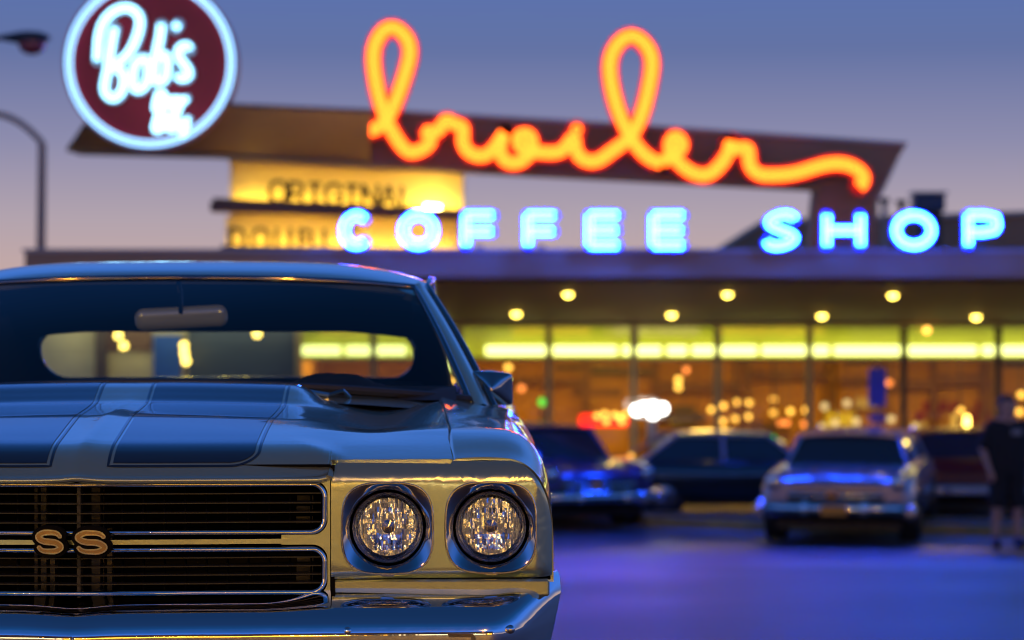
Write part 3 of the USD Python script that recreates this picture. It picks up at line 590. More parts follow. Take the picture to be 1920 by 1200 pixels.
# ------------------------------------------------------------------ parked cars in the lot
def parked(name, label, loc, rz, body='car_teal', roof=None, hw=.93, L=4.9, zh=.92, zr=1.32, cab=(1.45, 1.95, 3.6, 4.1), style='wagon', front=True, plate_on=True):
    t = thing(name, label, 'car', loc, rz)
    ys = np.array([0, .04, .15, .5, 1.2, 1.5, 3.0, 4.0, L-.35, L-.08, L]); k = np.array([.86, .93, .97, 1, 1, 1, 1, 1, .98, .94, .88])
    th = np.interp(ys, [0, .1, .5, 1.4, 4.0, L-.2, L], [zh-.16, zh-.08, zh-.02, zh+.03, zh+.02, zh-.03, zh-.15])
    zbm = np.interp(ys, [0, .3, .6, L-.6, L-.2, L], [.36, .28, .24, .24, .30, .40])
    rows = []
    for y, kk, tz, zb_ in zip(ys, k, th, zbm):
        h = hw*kk
        q = [(0, tz), (.30*h, tz-.002), (.55*h, tz-.012), (.68*h, tz-.03), (.78*h, tz+.005), (.90*h, tz-.01), (.97*h, tz-.08), (h, tz-.22), (h, .55), (.985*h, .42), (.93*h, zb_), (0, zb_)]
        q = [(x, max(z, zb_)) for x, z in q]
        rows.append([(x, y, z) for x, z in q] + [(-x, y, z) for x, z in reversed(q)])
    g = grid(rows, flip=True); n, m = len(rows), len(rows[0])
    caps = []
    for r_, fl in ((0, True), (n-1, False)):
        base = r_*m
        for i in range(1, 11):
            a, b, c, d = base+i-1+0, base+i, base+m-1-i, base+m-i
            for tri in ((a, b, c), (a, c, d)): caps.append(tri if not fl else tri[::-1])
    g = trimesh.Trimesh(g.vertices, np.vstack([g.faces, caps]), process=False)
    bd = obj('body', g, body, t, smooth=40)
    y0, y1, y2, y3 = cab; b = .82*hw; tp = .66*hw; zb_ = zh+.0; zt_ = zr-.05
    def quad(a, b_, c, d): return grid([[a, b_], [c, d]])
    obj('windshield', quad((-b, y0, zb_), (b, y0, zb_), (-tp, y1, zt_), (tp, y1, zt_)), 'car_glass', t)
    obj('rear_window', quad((b, y3, zb_), (-b, y3, zb_), (tp, y2, zt_), (-tp, y2, zt_)), 'car_glass', t)
    mid = (y1+y2)/2
    for s in (1, -1):
        obj('side_window', quad((s*b, y0, zb_), (s*b, mid-.04, zb_), (s*tp, y1, zt_), (s*tp, mid-.04, zt_)), 'car_glass', t)
        obj('side_window', quad((s*b, mid+.04, zb_), (s*b, y3, zb_), (s*tp, mid+.04, zt_), (s*tp, y2, zt_)), 'car_glass', t)
        for (ya, yb) in ((y0, y1), (mid, mid), (y3, y2)):
            obj('pillar', sweep([(s*b, ya, zb_-.03), (s*tp, yb, zt_+.01)], .032, 6), roof or body, t)
        obj('drip_moulding', sweep([(s*(tp+.03), y1-.02, zt_-.005), (s*(tp+.04), mid, zt_+.0), (s*(tp+.03), y2+.02, zt_-.005)], .016, 6), 'chrome', t)
    R = [[(a*(tp+.03), y, zt_ + .06*(1-a*a)*(.5+.5*math.sin(math.pi*min(max((y-y1+.05)/(y2-y1+.1), 0), 1))) + .012*(1-a**4)) for a in np.linspace(-1, 1, 15)] for y in np.linspace(y1-.05, y2+.05, 9)]
    obj('roof', thicken(grid(R, flip=True), .03), roof or body, t, smooth=45)
    obj('windshield_frame', sweep([(-b, y0-.005, zb_), (b, y0-.005, zb_)], .018, 6), 'chrome', t)
    for s in (1, -1):
        # hooded headlamp pods on the wing tips
        pod = obj('headlamp_pod', sweep([(s*.80*hw, -.06, zh-.13), (s*.80*hw, .3, zh-.10), (s*.80*hw, .9, zh-.04)], [.105, .11, .05], 14), body, t, smooth=45)
        obj('headlamp', ball((s*.80*hw, -.06, zh-.13), .085, 2, (1, .35, 1)) if False else trimesh.Trimesh(ball((0, 0, 0), 1, 2).vertices*[.085, .03, .085]+[s*.80*hw, -.065, zh-.13], ball((0, 0, 0), 1, 2).faces, process=False), 'chrome', t, smooth=True)
        obj('bumper_pod', sweep([(s*.95*hw, -.24, .42), (s*.95*hw, -.14, .43), (s*.95*hw, .15, .46)], [.05, .085, .06], 12), 'chrome', t, smooth=45)
        obj('bumper_guard', sweep([(s*.38*hw, -.19, .38), (s*.38*hw, -.21, .47), (s*.38*hw, -.15, .55)], [.035, .05, .03], 10), 'chrome', t, smooth=45)
        obj('tail_lamp', ball((s*.80*hw, L-.02, .62), .06, 2), 'maroon_face' if style != 'lit' else 'red_neon', t, smooth=True)
        obj('hood_trim', sweep([(s*.30*hw, .10, zh-.045), (s*.32*hw, .6, zh+.005), (s*.36*hw, 1.2, zh+.035)], .014, 6), 'chrome', t)
        obj('side_trim', sweep([(s*(hw+.004), .5, .66), (s*(hw+.004), 2.4, .62), (s*(hw+.002), L-.5, .70)], .014, 6), 'chrome', t)
    obj('grille_mouth', plate(rrect(-.62*hw, .62*hw, .50, zh-.24, .08), .05, -.015), 'satin_black', t)
    gb = obj('grille_bar', sweep([(-.60*hw, -.03, .62), (0, -.045, .60), (.60*hw, -.03, .62)], .022, 8), 'chrome', t, smooth=45)
    obj('grille_emblem', trimesh.Trimesh(ball((0, 0, 0), 1, 2).vertices*[.07, .03, .05]+[-.05, -.06, .61], ball((0, 0, 0), 1, 2).faces, process=False), 'amber_lens', gb, smooth=True)
    obj('bumper', thicken(grid([[(x, -.13+.22*abs(x/hw)**4+dy, z) for dy, z in ((.06, .53), (0, .51), (-.03, .46), (-.02, .40), (.03, .36))] for x in np.linspace(-hw, hw, 21)], flip=True), .02), 'chrome', t, smooth=45)
    obj('rear_bumper', bx(-hw*.96, hw*.96, L-.02, L+.12, .38, .52, .03), 'chrome', t)
    if plate_on: obj('licence_plate', bx(-.17, .15, -.185, -.170, .37, .49), 'plate_orange', t)
    obj('underside', bx(-.8*hw, .8*hw, .35, L-.4, .17, .25), 'satin_black', t)
    for v in (.85, L-1.15):
        for s in (1, -1):
            w = UsdGeom.Xform.Define(stage, numbered(path_of(t), 'wheel')); r = .33; u = s*(hw-.13)
            obj('tyre', revolve([(r*.6, -.08), (r*.9, -.10), (r, -.07), (r, .07), (r*.9, .10), (r*.6, .08)], 24, 'x', (u, v, r)), 'rubber', w, smooth=40)
            obj('hubcap', revolve([(r*.62, s*.085), (r*.55, s*.115), (r*.25, s*.125), (.001, s*.14)], 24, 'x', (u, v, r)), 'rim_metal', w, smooth=40)
            obj('arch', revolve([(r*1.04, -.115), (r*1.04, .142)], 24, 'x', (u, v, r)), 'satin_black', w)
    return t
def at(px, Y): return (WX(px, Y), Y, lot_z(Y)+.004)
parked('station_wagon', 'silver blue vintage wagon facing the viewer beside the standing person', at(1567, 35.2), -12, 'car_silver_blue', None, .97, 5.0, .90, 1.32, (1.5, 1.95, 4.3, 4.75))
parked('vintage_sedan', 'dark blue vintage car half hidden behind the headlamps of the near car', at(1122, 38.2), 22, 'car_blue', None, .88, 4.9, .88, 1.36, (1.2, 1.65, 3.8, 4.3), plate_on=False)
parked('dark_sedan', 'dark teal sedan with a pale roof parked tail out in the shadows', at(1320, 46.9-5.0+4.9), 0, 'car_teal', 'car_white', .92, 4.7, .86, 1.28) if False else None
td = at(1330, 42.2)
parked('dark_sedan', 'dark low car with a pale roof standing side on behind the wagon', (WX(1665, 41.6), 41.6, LOT+.004), 95, 'car_teal', 'car_white', .90, 4.6, .80, 1.22, (1.4, 1.9, 3.2, 3.8), plate_on=False)
parked('red_car', 'red car parked behind the wagon left of the standing person', (WX(1830, 41), 43.8, LOT+.004), 176, 'car_red', None, .9, 4.2, .86, 1.25, (1.2, 1.6, 2.9, 3.4), plate_on=False)
# two pale lamps over the red car, green glints stood in for by added glowing lamps
emit('soft_white', (.95, .92, .85), 1.6)
for px, py, lb in ((1773, 819, 'left of two pale round lamps close together above the red car'), (1798, 819, 'right of two pale round lamps close together above the red car'), (1281, 827, 'single white lamp low in the window above the dark teal car'), (1376, 818, 'small pale lamp low beneath the amber cluster')):
    pendant(px, py, 44.9, 'soft_white', lb, None, .06)
for px, py, lb in ((1448, 822, 'higher of the two added green glint lamps just left of the wagon roof'), (1452, 842, 'lower of the two added green glint lamps just left of the wagon roof'), (1408, 840, 'leftmost of the low added green glint lamps beneath the amber cluster'), (1425, 841, 'second of the low added green glint lamps beneath the amber cluster'), (1857, 835, 'single green lamp beside the arm of the standing person')):
    pendant(px, py, 46.0, 'green_lamp_and_glint', lb, None, .055)

emit('cream_lamp', (1.0, .72, .30), 1.3)
for px, py, lb in ((1546, 762, 'dim cream lamp just right of the mullion beside the amber cluster'), (1588, 756, 'dim cream lamp left of the blue parking sign, upper'), (1606, 790, 'cream lamp left of the blue parking sign, lower'), (1541, 800, 'cream lamp low beside the mullion over the wagon roof'), (1566, 793, 'cream lamp between two others over the wagon roof'),
        (1671, 786, 'cream lamp right of the small blue sign panel'), (1716, 800, 'cream lamp low under the red tiles, at their left'), (1860, 796, 'cream lamp under the red tiles beside the person'), (1305, 858, 'cream lamp lowest behind the dark teal car'), (1462, 830, 'cream lamp low left of the wagon roof')):
    pendant(px, py, 47.0, 'cream_lamp', lb, None, .06)
# ------------------------------------------------------------------ person at the right edge
def chain_body(bones, joints, fine=.018, it=14):
    ms = []
    for a, b in bones:
        (pa, ra), (pb, rb) = joints[a], joints[b]
        ms.append(m3.Manifold.batch_hull([m3.Manifold.sphere(ra, 16).translate(tuple(pa)), m3.Manifold.sphere(rb, 16).translate(tuple(pb))]))
    s = m3.Manifold.batch_boolean(ms, m3.OpType.Add).refine_to_length(fine).to_mesh()
    tm = trimesh.Trimesh(np.array(s.vert_properties[:, :3]), np.array(s.tri_verts)); trimesh.smoothing.filter_taubin(tm, iterations=it); return tm
px_ = np.array([WX(1889, 34.3), 34.3, lot_z(34.3)+.004])
per = thing('person', 'person in black T-shirt and black shorts standing at the right edge', 'person', tuple(px_), 6)
J = {}
def j(n, x, y, z, r): J[n] = (np.array([x, y, z]), r)
j('head', 0, -.01, 1.71, .095); j('crown', 0, .015, 1.735, .098); j('chin', 0, -.055, 1.62, .055); j('neck', 0, .01, 1.55, .062); j('chest', 0, .0, 1.36, .135); j('belly', 0, -.01, 1.12, .145); j('hip', 0, 0, .96, .145)
for s, n in ((1, 'l'), (-1, 'r')):
    j('sh'+n, s*.19, .01, 1.46, .070); j('lat'+n, s*.10, 0, 1.30, .13); j('el'+n, s*.29, .05, 1.19, .047); j('wr'+n, s*.26, -.10, .98, .031); j('palm'+n, s*.25, -.14, .92, .034)
    j('hp'+n, s*.10, 0, .93, .115); j('kn'+n, s*.125, -.01, .50, .062); j('cf'+n, s*.13, .03, .36, .060); j('an'+n, s*.14, .03, .10, .040); j('heel'+n, s*.14, .05, .045, .04); j('toe'+n, s*.16, -.13, .035, .036)
    for k in range(4):
        bx_, by_, bz_ = s*(.262-.016*k), -.155-.004*k, .885; ln = (.036, .042, .040, .032)[k]
        j(f'f{k}a'+n, bx_, by_, bz_, .0095); j(f'f{k}b'+n, bx_-s*.004, by_-.012, bz_-ln, .0088); j(f'f{k}c'+n, bx_-s*.006, by_+.004, bz_-ln*1.75, .008)
    j('ta'+n, s*.232, -.165, .92, .011); j('tb'+n, s*.222, -.185, .885, .0095); j('tc'+n, s*.224, -.187, .858, .0085)
bones = [('head', 'crown'), ('head', 'chin'), ('head', 'neck'), ('neck', 'chest'), ('chest', 'belly'), ('belly', 'hip')]
for n in 'lr':
    bones += [(a+n, b+n) for a, b in (('sh', 'el'), ('el', 'wr'), ('wr', 'palm'), ('hp', 'kn'), ('kn', 'cf'), ('cf', 'an'), ('an', 'heel'), ('heel', 'toe'), ('ta', 'tb'), ('tb', 'tc'), ('palm', 'ta'), ('sh', 'lat'))]
    for k in range(4): bones += [(f'f{k}a'+n, f'f{k}b'+n), (f'f{k}b'+n, f'f{k}c'+n), ('palm'+n, f'f{k}a'+n)]
    bones += [('chest', 'sh'+n), ('neck', 'sh'+n), ('hip', 'hp'+n)]
obj('body', chain_body(bones, J, .016, 8), 'skin', per, smooth=True)
T = {k: (p, r+.022) for k, (p, r) in J.items()}
for n, s in (('l', 1), ('r', -1)): T['sl'+n] = (np.array([s*.262, .04, 1.26]), .088); T['ch'+n] = (np.array([s*.115, -.0, .57]), .112); T['hem'+n] = (np.array([s*.10, -.005, .92]), .135)
T['nk'] = (np.array([0, .0, 1.47]), .085)
shirt = [('nk', 'chest'), ('chest', 'belly'), ('belly', 'hip')]
for n in 'lr': shirt += [('chest', 'sh'+n), ('nk', 'sh'+n), ('sh'+n, 'sl'+n), ('sh'+n, 'lat'+n), ('lat'+n, 'belly'), ('lat'+n, 'hem'+n), ('belly', 'hem'+n)]
obj('t_shirt', chain_body(shirt, T, .03, 10), 'cloth_black', per, smooth=True)
obj('shorts', chain_body([('hip', 'hp'+n) for n in 'lr'] + [('hp'+n, 'ch'+n) for n in 'lr'], T, .03, 8), 'cloth_black', per, smooth=True)
obj('shirt_print', bx(.0, .13, -.185, -.168, 1.37, 1.44, .004), 'cloth_print', per)
hs = trimesh.creation.icosphere(3, 1.0); hv = hs.vertices*[.108, .118, .112]+[0, .022, 1.745]
keep = hv[hs.faces].mean(1); kk = (keep[:, 2] > 1.70) & ((keep[:, 1] > -.04) | (keep[:, 2] > 1.79))
obj('hair', trimesh.Trimesh(hv, hs.faces[kk], process=False), 'hair_dark', per, smooth=True)
fc = [trimesh.Trimesh(ball((0, 0, 0), 1, 2).vertices*sc+c, ball((0, 0, 0), 1, 2).faces, process=False) for sc, c in (((.014, .02, .022), (0, -.108, 1.685)), ((.018, .03, .03), (.100, .0, 1.69)), ((.018, .03, .03), (-.100, .0, 1.69)))]
for nm_, f_ in zip(('nose', 'ear', 'ear'), fc): obj(nm_, f_, 'skin', per, smooth=True)
for x_ in (.034, -.034): obj('eye', ball((x_, -.096, 1.712), .011, 2), 'hair_dark', per, smooth=True)
obj('mouth', bx(-.022, .022, -.113, -.104, 1.641, 1.648), 'maroon_face', per)
for n, s in (('l', 1), ('r', -1)):
    obj('shoe', m3.Manifold.batch_hull([m3.Manifold.sphere(.046, 16).translate((s*.14, .055, .05)), m3.Manifold.sphere(.046, 16).translate((s*.16, -.14, .05)), m3.Manifold.sphere(.05, 16).translate((s*.142, .02, .09))]).trim_by_plane((0, 0, 1), .0), 'satin_black', per, smooth=40)

# kerbed island before the parked cars
isl = thing('kerb_island', 'raised brown island behind a dusty yellow kerb beside the wagon', 'kerb island', (WX(1400, 39), 38.6, LOT)); OFF[0] = np.array([WX(1400, 39), 38.6, LOT])
ip = Polygon([(WX(1192, 39.2), 39.3), (WX(1215, 38.7), 38.75), (WX(1440, 37.9), 37.9), (WX(1700, 37.2), 37.4), (WX(2200, 36.0), 36.2), (WX(2200, 37.4), 37.5), (WX(1440, 39.4), 39.4), (WX(1230, 39.7), 39.72)]) 
def lift(poly, z0, z1):
    m = trimesh.creation.extrude_polygon(poly, z1-z0, engine='earcut'); m.apply_translation((0, 0, z0)); return m
obj('kerb', lift(ip.difference(ip.buffer(-.15)), LOT-.1, LOT+.15), 'kerb_paint', isl); obj('island_top', lift(ip.buffer(-.152), LOT-.1, LOT+.135), 'soil_planting', isl); OFF[0] = np.zeros(3)

# weed near the camera's lower right
wp_ = np.array([WX(1866, 1.8), 1.8, 0.0])
wd = thing('weed', 'blurred leafy weed poking up at the bottom right corner', 'weed', tuple(wp_))
r2 = np.random.default_rng(3); htop = WZ(1158, 1.8)
obj('stem', cat(*[sweep([(0, 0, 0), (.006*math.cos(a), .006*math.sin(a), htop*.5), (.012*math.cos(a), .012*math.sin(a), htop*.97)], [.004, .003, .001], 5) for a in (0, 2.1, 4.2)]), 'bark', wd)
for i in range(90):
    a, h_ = r2.uniform(0, 6.28), r2.uniform(.3, 1.0)**.5*htop; l = r2.uniform(.015, .03); d = np.array([math.cos(a), math.sin(a), r2.uniform(-.1, .6)]); s0 = np.array([.008*math.cos(a*1.3), .008*math.sin(a*1.3), h_])*[1, 1, .97]
    sd = np.array([-math.sin(a), math.cos(a), 0])*l*.3
    obj('leaf', trimesh.Trimesh([s0, s0+d*l*.5+sd, s0+d*l, s0+d*l*.5-sd], [[0, 1, 2], [0, 2, 3]], process=False), 'leaf_dark', wd)

# ------------------------------------------------------------------ across the street, behind the viewer: what the paint and chrome mirror
def shop(x0, x1, y, h, wins, label):
    t = thing('street_shop', label, 'shop', ((x0+x1)/2, y, 0)); OFF[0] = np.array([(x0+x1)/2, y, 0])
    obj('wall', bx(x0, x1, y-8, y, -.2, h), 'shop_wall', t); obj('parapet', bx(x0-.1, x1+.1, y-.3, y+.12, h+.002, h+.3), 'wing_paint', t)
    obj('awning', bx(x0+.3, x1-.3, y+.004, y+1.1, 3.25, 3.4), 'board_brown', t)
    for k in range(9):
        p = np.array([x0+.9+k*(x1-x0-1.8)/8, y+1.12, 3.12+.05*math.sin(k*2.1)]); obj('awning_bulb', ball(p, .055, 1), ('festoon_white', 'festoon_amber', 'festoon_white', 'festoon_green')[k % 4], t, smooth=True)
    for a, b in wins:
        w = obj('window', bx(a, b, y+.004, y+.05, .55, 2.9), 'shop_window_pale' if a in (-12, 3.6) else 'shop_window', t)
        obj('window_frame', plate(sbox(a-.08, .47, b+.08, 2.98).difference(sbox(a, .55, b, 2.9)), .12, y-.02+.0), 'dark_frame', w)
        obj('glazing_bar', bx((a+b)/2-.03, (a+b)/2+.03, y+.052, y+.09, .55, 2.9), 'dark_frame', w)
    OFF[0] = np.zeros(3)
shop(-17, -2.2, -21, 10.5, [(-16, -12.5), (-12, -8), (-7.4, -3.2)], 'taller brown shop with three lit windows across the street')
shop(-1.6, 13, -21, 9.2, [(-.8, 3.0), (3.6, 7.2), (8, 12)], 'slightly lower brown shop with three lit windows across the street')
for x, y, lb in ((3.4, -9.5, 'lit sodium street lamp across the street nearer the right'), (-8.5, -9.5, 'lit sodium street lamp across the street nearer the left')):
    pole_lamp('sodium_street_lamp', lb, (x, y, 0), np.array([x, y, 7.2]), [(x, y, 7.2), (x, y+.7, 7.5), (x, y+1.5, 7.55)], .6, .10, .06, lens='sodium', headw=.16)
# ------------------------------------------------------------------ near car
TH = math.atan2(75, 5320)                      # the car's slight turn: its rear swings left
NX, NY, CV = -.858, 5.6, 2.2                   # nose centre; the thing's origin lies CV behind the nose
car = thing('muscle_car', 'silver blue classic coupe with black hood stripes filling the left foreground', 'car',
            (NX - CV*math.sin(TH), NY + CV*math.cos(TH), 0.0), math.degrees(TH))
OFF[0] = np.array([0, CV, 0])
def U(px, v): return (px-960)*(5.6+v)/F - NX + v*75/5320
def H(py, v): return HC - (py-600)*(5.6+v)/F
inner = PchipInterpolator([-.02, 0, .015, .04, .08, .12, .2, .3, .4, .47, .51, .6, .8, .86, .93, 1.0, 1.04, 1.07, 1.2], [.836, .842, .853, .8695, .888, .899, .911, .924, .9355, .9425, .9445, .948, .957, .962, .979, .997, 1.003, 1.004, 1.000])
outer = PchipInterpolator([-.02, 0, .03, .08, .16, .25, .31, .35, .5, .8, 1.15, 1.5], [.855, .860, .868, .879, .895, .910, .919, .9215, .926, .935, .947, .955])
def prow(u): return .055*np.abs(u)/.74
def seam_u(v): return .742 - .040*np.clip(v, 0, 1.2)/1.15
def hood_w(u, v):
    """Hood height: raised centre with a soft shoulder, a valley beside it and a lift towards the seam."""
    a = np.abs(u); s = seam_u(v)
    vv = np.asarray(v, float); fk = 1-sstep(.03, .22, vv)
    m = 1-sstep(.395+.075*fk, .515+.02*fk, a)
    val = -.012*np.exp(-((a-.57)/.07)**2)*sstep(.15, .5, vv) + .012*sstep(.62, .74, a)*sstep(.3, .9, vv)
    peak = .006*np.exp(-(a/.03))*(1-sstep(.6, 1.0, vv))
    narrow = 1-sstep(.36, .44, a)*sstep(.80, 1.03, vv)*.7
    base = outer(vv) + val
    i = inner(vv)
    i = np.where(vv > .8, inner(.8) + (i-inner(.8))*narrow, i)
    return base + (i-base)*m + peak - .012*(a/.5)**2*m*sstep(.2, .6, vv)
def hood_pt(u, v, lift=0.0):
    u = np.asarray(u, float); v = np.asarray(v, float)
    return np.stack(np.broadcast_arrays(u, v + prow(u)*(1-sstep(.6, 1.2, v)), hood_w(u, v)+lift), -1)
tt = np.concatenate([np.linspace(-.015, .12, 22), np.linspace(.14, 1.16, 90)])
aa = np.unique(np.concatenate([np.linspace(-1, 1, 121), np.linspace(-.72, -.5, 20), np.linspace(.5, .72, 20), [-.6715, -.6665, .6665, .6715]]))
Pn = []
for v in tt:
    s = float(seam_u(v)) - .0025
    uu = aa*s
    lim = np.where(np.abs(uu) > .494, .040, -.015)     # beyond the grille the hood stops at the lamp panel
    vv = v + (lim+.015)*np.clip(1-(v+.015)/.125, 0, 1)
    Pn.append(hood_pt(uu, vv))
hood = obj('hood', thicken(grid(Pn, flip=True), .012), 'paint', car, smooth=40)
# front lip fold
lip = [hood_pt(u, -.015) + [0, .002, -.004] for u in np.linspace(-.49, .49, 60)]
obj('hood_lip', sweep(lip, .006, 8), 'paint', hood, smooth=50)

def ribbon(uL, uR, v0, v1, lift, n=80, m=6):
    return grid([[hood_pt(uL(v) + (uR(v)-uL(v))*t, v, lift) for t in np.linspace(0, 1, m)] for v in np.linspace(v0, v1, n)], flip=True)
def skew(v): return -.022*sstep(.1, 1.1, v)
for sg in (1, -1):
    r = .045; vf = .032
    def edge_o(v, r=r, vf=vf, inset=0.0):
        d = np.clip(v-vf-inset, 0, r-inset*0)
        return .343 - inset - (r - math.sqrt(max(r*r-(r-d)**2, 0)))*1.0
    if sg > 0:
        L = lambda v: .066 + skew(v); R = lambda v: edge_o(v)
    else:
        L = lambda v: -edge_o(v) + skew(v); R = lambda v: -.066 + skew(v)
    vs = np.concatenate([np.linspace(vf, vf+r, 14), np.linspace(vf+r+.01, 1.15, 90)])
    g = grid([[hood_pt(L(v)+(R(v)-L(v))*t, v, .0012) for t in np.linspace(0, 1, 24)] for v in vs], flip=True)
    obj('stripe', g, 'stripe_paint', hood, smooth=True)
    # pinstripe outline
    gap, wd = .009, .0055
    inn = [(( .066-gap if sg > 0 else -.066+gap)+skew(v), v) for v in np.linspace(1.15, vf-gap, 70)]
    front = [(x*sg, vf-gap) for x in np.linspace(.066-gap, .343-r, 24)[1:]]
    cor = [(sg*(.343-r+(r+gap)*math.sin(a)), vf+r-(r+gap)*math.cos(a)) for a in np.linspace(0.05, math.pi/2, 10)]
    out = [(sg*(.343+gap)+(skew(v) if sg < 0 else 0), v) for v in np.linspace(vf+r+.02, 1.15, 70)]
    line = np.array(inn + front + cor + out)
    t_ = np.gradient(line, axis=0); t_ /= np.linalg.norm(t_, axis=1, keepdims=True); nrm = np.stack([-t_[:, 1], t_[:, 0]], 1)
    g = grid([[hood_pt(*(p + nn*k), .0013) for k in (-wd/2, wd/2)] for p, nn in zip(line, nrm)])
    if meshkit.arrays(g, True)[2][:, 2].mean() < 0: g.invert()
    obj('pinstripe', g, 'stripe_paint', hood, smooth=True)

# fenders
def fender_section(v):
    us = float(seam_u(v)) + .0025; w0 = float(hood_w(us, max(v, .034))) + .001
    k = float(sstep(0.1, 1.2, v))
    f = np.array([(us-.012, -.02), (us-.002, -.004), (us+.004, 0), (.80, .003), (.845, .001), (.875, -.006), (.900, -.022), (.922, -.052), (.937, -.095), (.944, -.15), (.945, -.25), (.940, -.34), (.925, -.47), (.89, -.60)])
    b = np.array([(us-.012, -.02), (us-.002, -.004), (us+.004, 0), (.79, -.020), (.835, -.027), (.865, -.034), (.890, -.050), (.915, -.082), (.935, -.125), (.944, -.18), (.946, -.27), (.944, -.40), (.930, -.56), (.89, -.69)])
    s = f + (b-f)*k; s[:, 1] += w0
    t = np.linspace(0, 1, len(s)); q = np.stack([PchipInterpolator(t, s[:, i])(np.linspace(0, 1, 52)) for i in (0, 1)], 1)
    wv = .95; d = abs(v-wv)
    if d < .39: q[:, 1] = np.maximum(q[:, 1], .31 + math.sqrt(.39**2-d*d))
    return q
def vfront(u, w):
    """Plan curve of the front end: flat lamp panel that turns back at its outer edge."""
    return prow(u) + .05*np.clip((np.abs(u)-.908)/.038, 0, 1)**2
for sg in (1, -1):
    rows = []
    for v in np.concatenate([np.linspace(.039, .14, 10), np.linspace(.16, 1.42, 60)]):
        q = fender_section(v)
        fr = 1-float(sstep(.039, .30, v))
        rows.append([[sg*u, v + fr*vfront(u, w), w] for u, w in q])
    obj('fender', thicken(grid(rows, flip=(sg > 0)), .006), 'paint', car, smooth=45)

# lamp panel (body colour) with two lamp openings and the grille surround
LU = [U(725, 0), U(921, 0)]; LW = H(994, 0)
def squircle(cx, cz, rx, rz, n=64, p=3.3):
    a = np.linspace(0, 2*np.pi, n, endpoint=False)
    return np.stack([cx + rx*np.sign(np.cos(a))*np.abs(np.cos(a))**(2/p), cz + rz*np.sign(np.sin(a))*np.abs(np.sin(a))**(2/p)], 1)
def warp_plate(poly, depth, fn, fine=.011):
    cs = m3.CrossSection([np.asarray(poly.exterior.coords)[:-1]] + [np.asarray(i.coords)[:-1] for i in poly.interiors], m3.FillRule.EvenOdd)
    s = m3.Manifold.extrude(cs, depth).refine_to_length(fine).to_mesh()
    v, f = np.array(s.vert_properties[:, :3], float), np.array(s.tri_verts)
    out = np.stack([v[:, 0], fn(v[:, 0], v[:, 1]) + v[:, 2], v[:, 1]], 1)
    tm = trimesh.Trimesh(out, f[:, ::-1], process=False)
    return tm
def panel_v(u, w):
    a = np.abs(u)
    return vfront(a, w) + .031*np.clip((w-.824)/.044, 0, 1.1)**2 + .012*np.clip((.655-w)/.02, 0, 1)**2 + .012*sstep(.66, .635, w)*0 + .004
pw_, pz0, pz1 = .9405, .634, .867
fs_ = fender_section(.03); fs_ = fs_[fs_[:, 1] > .5]
fpoly = Polygon([(0, .5), (0, .8705)] + [(u-.003, w-.0015) for u, w in fs_[3:]] + [(fs_[-1, 0], .5)]).buffer(0)
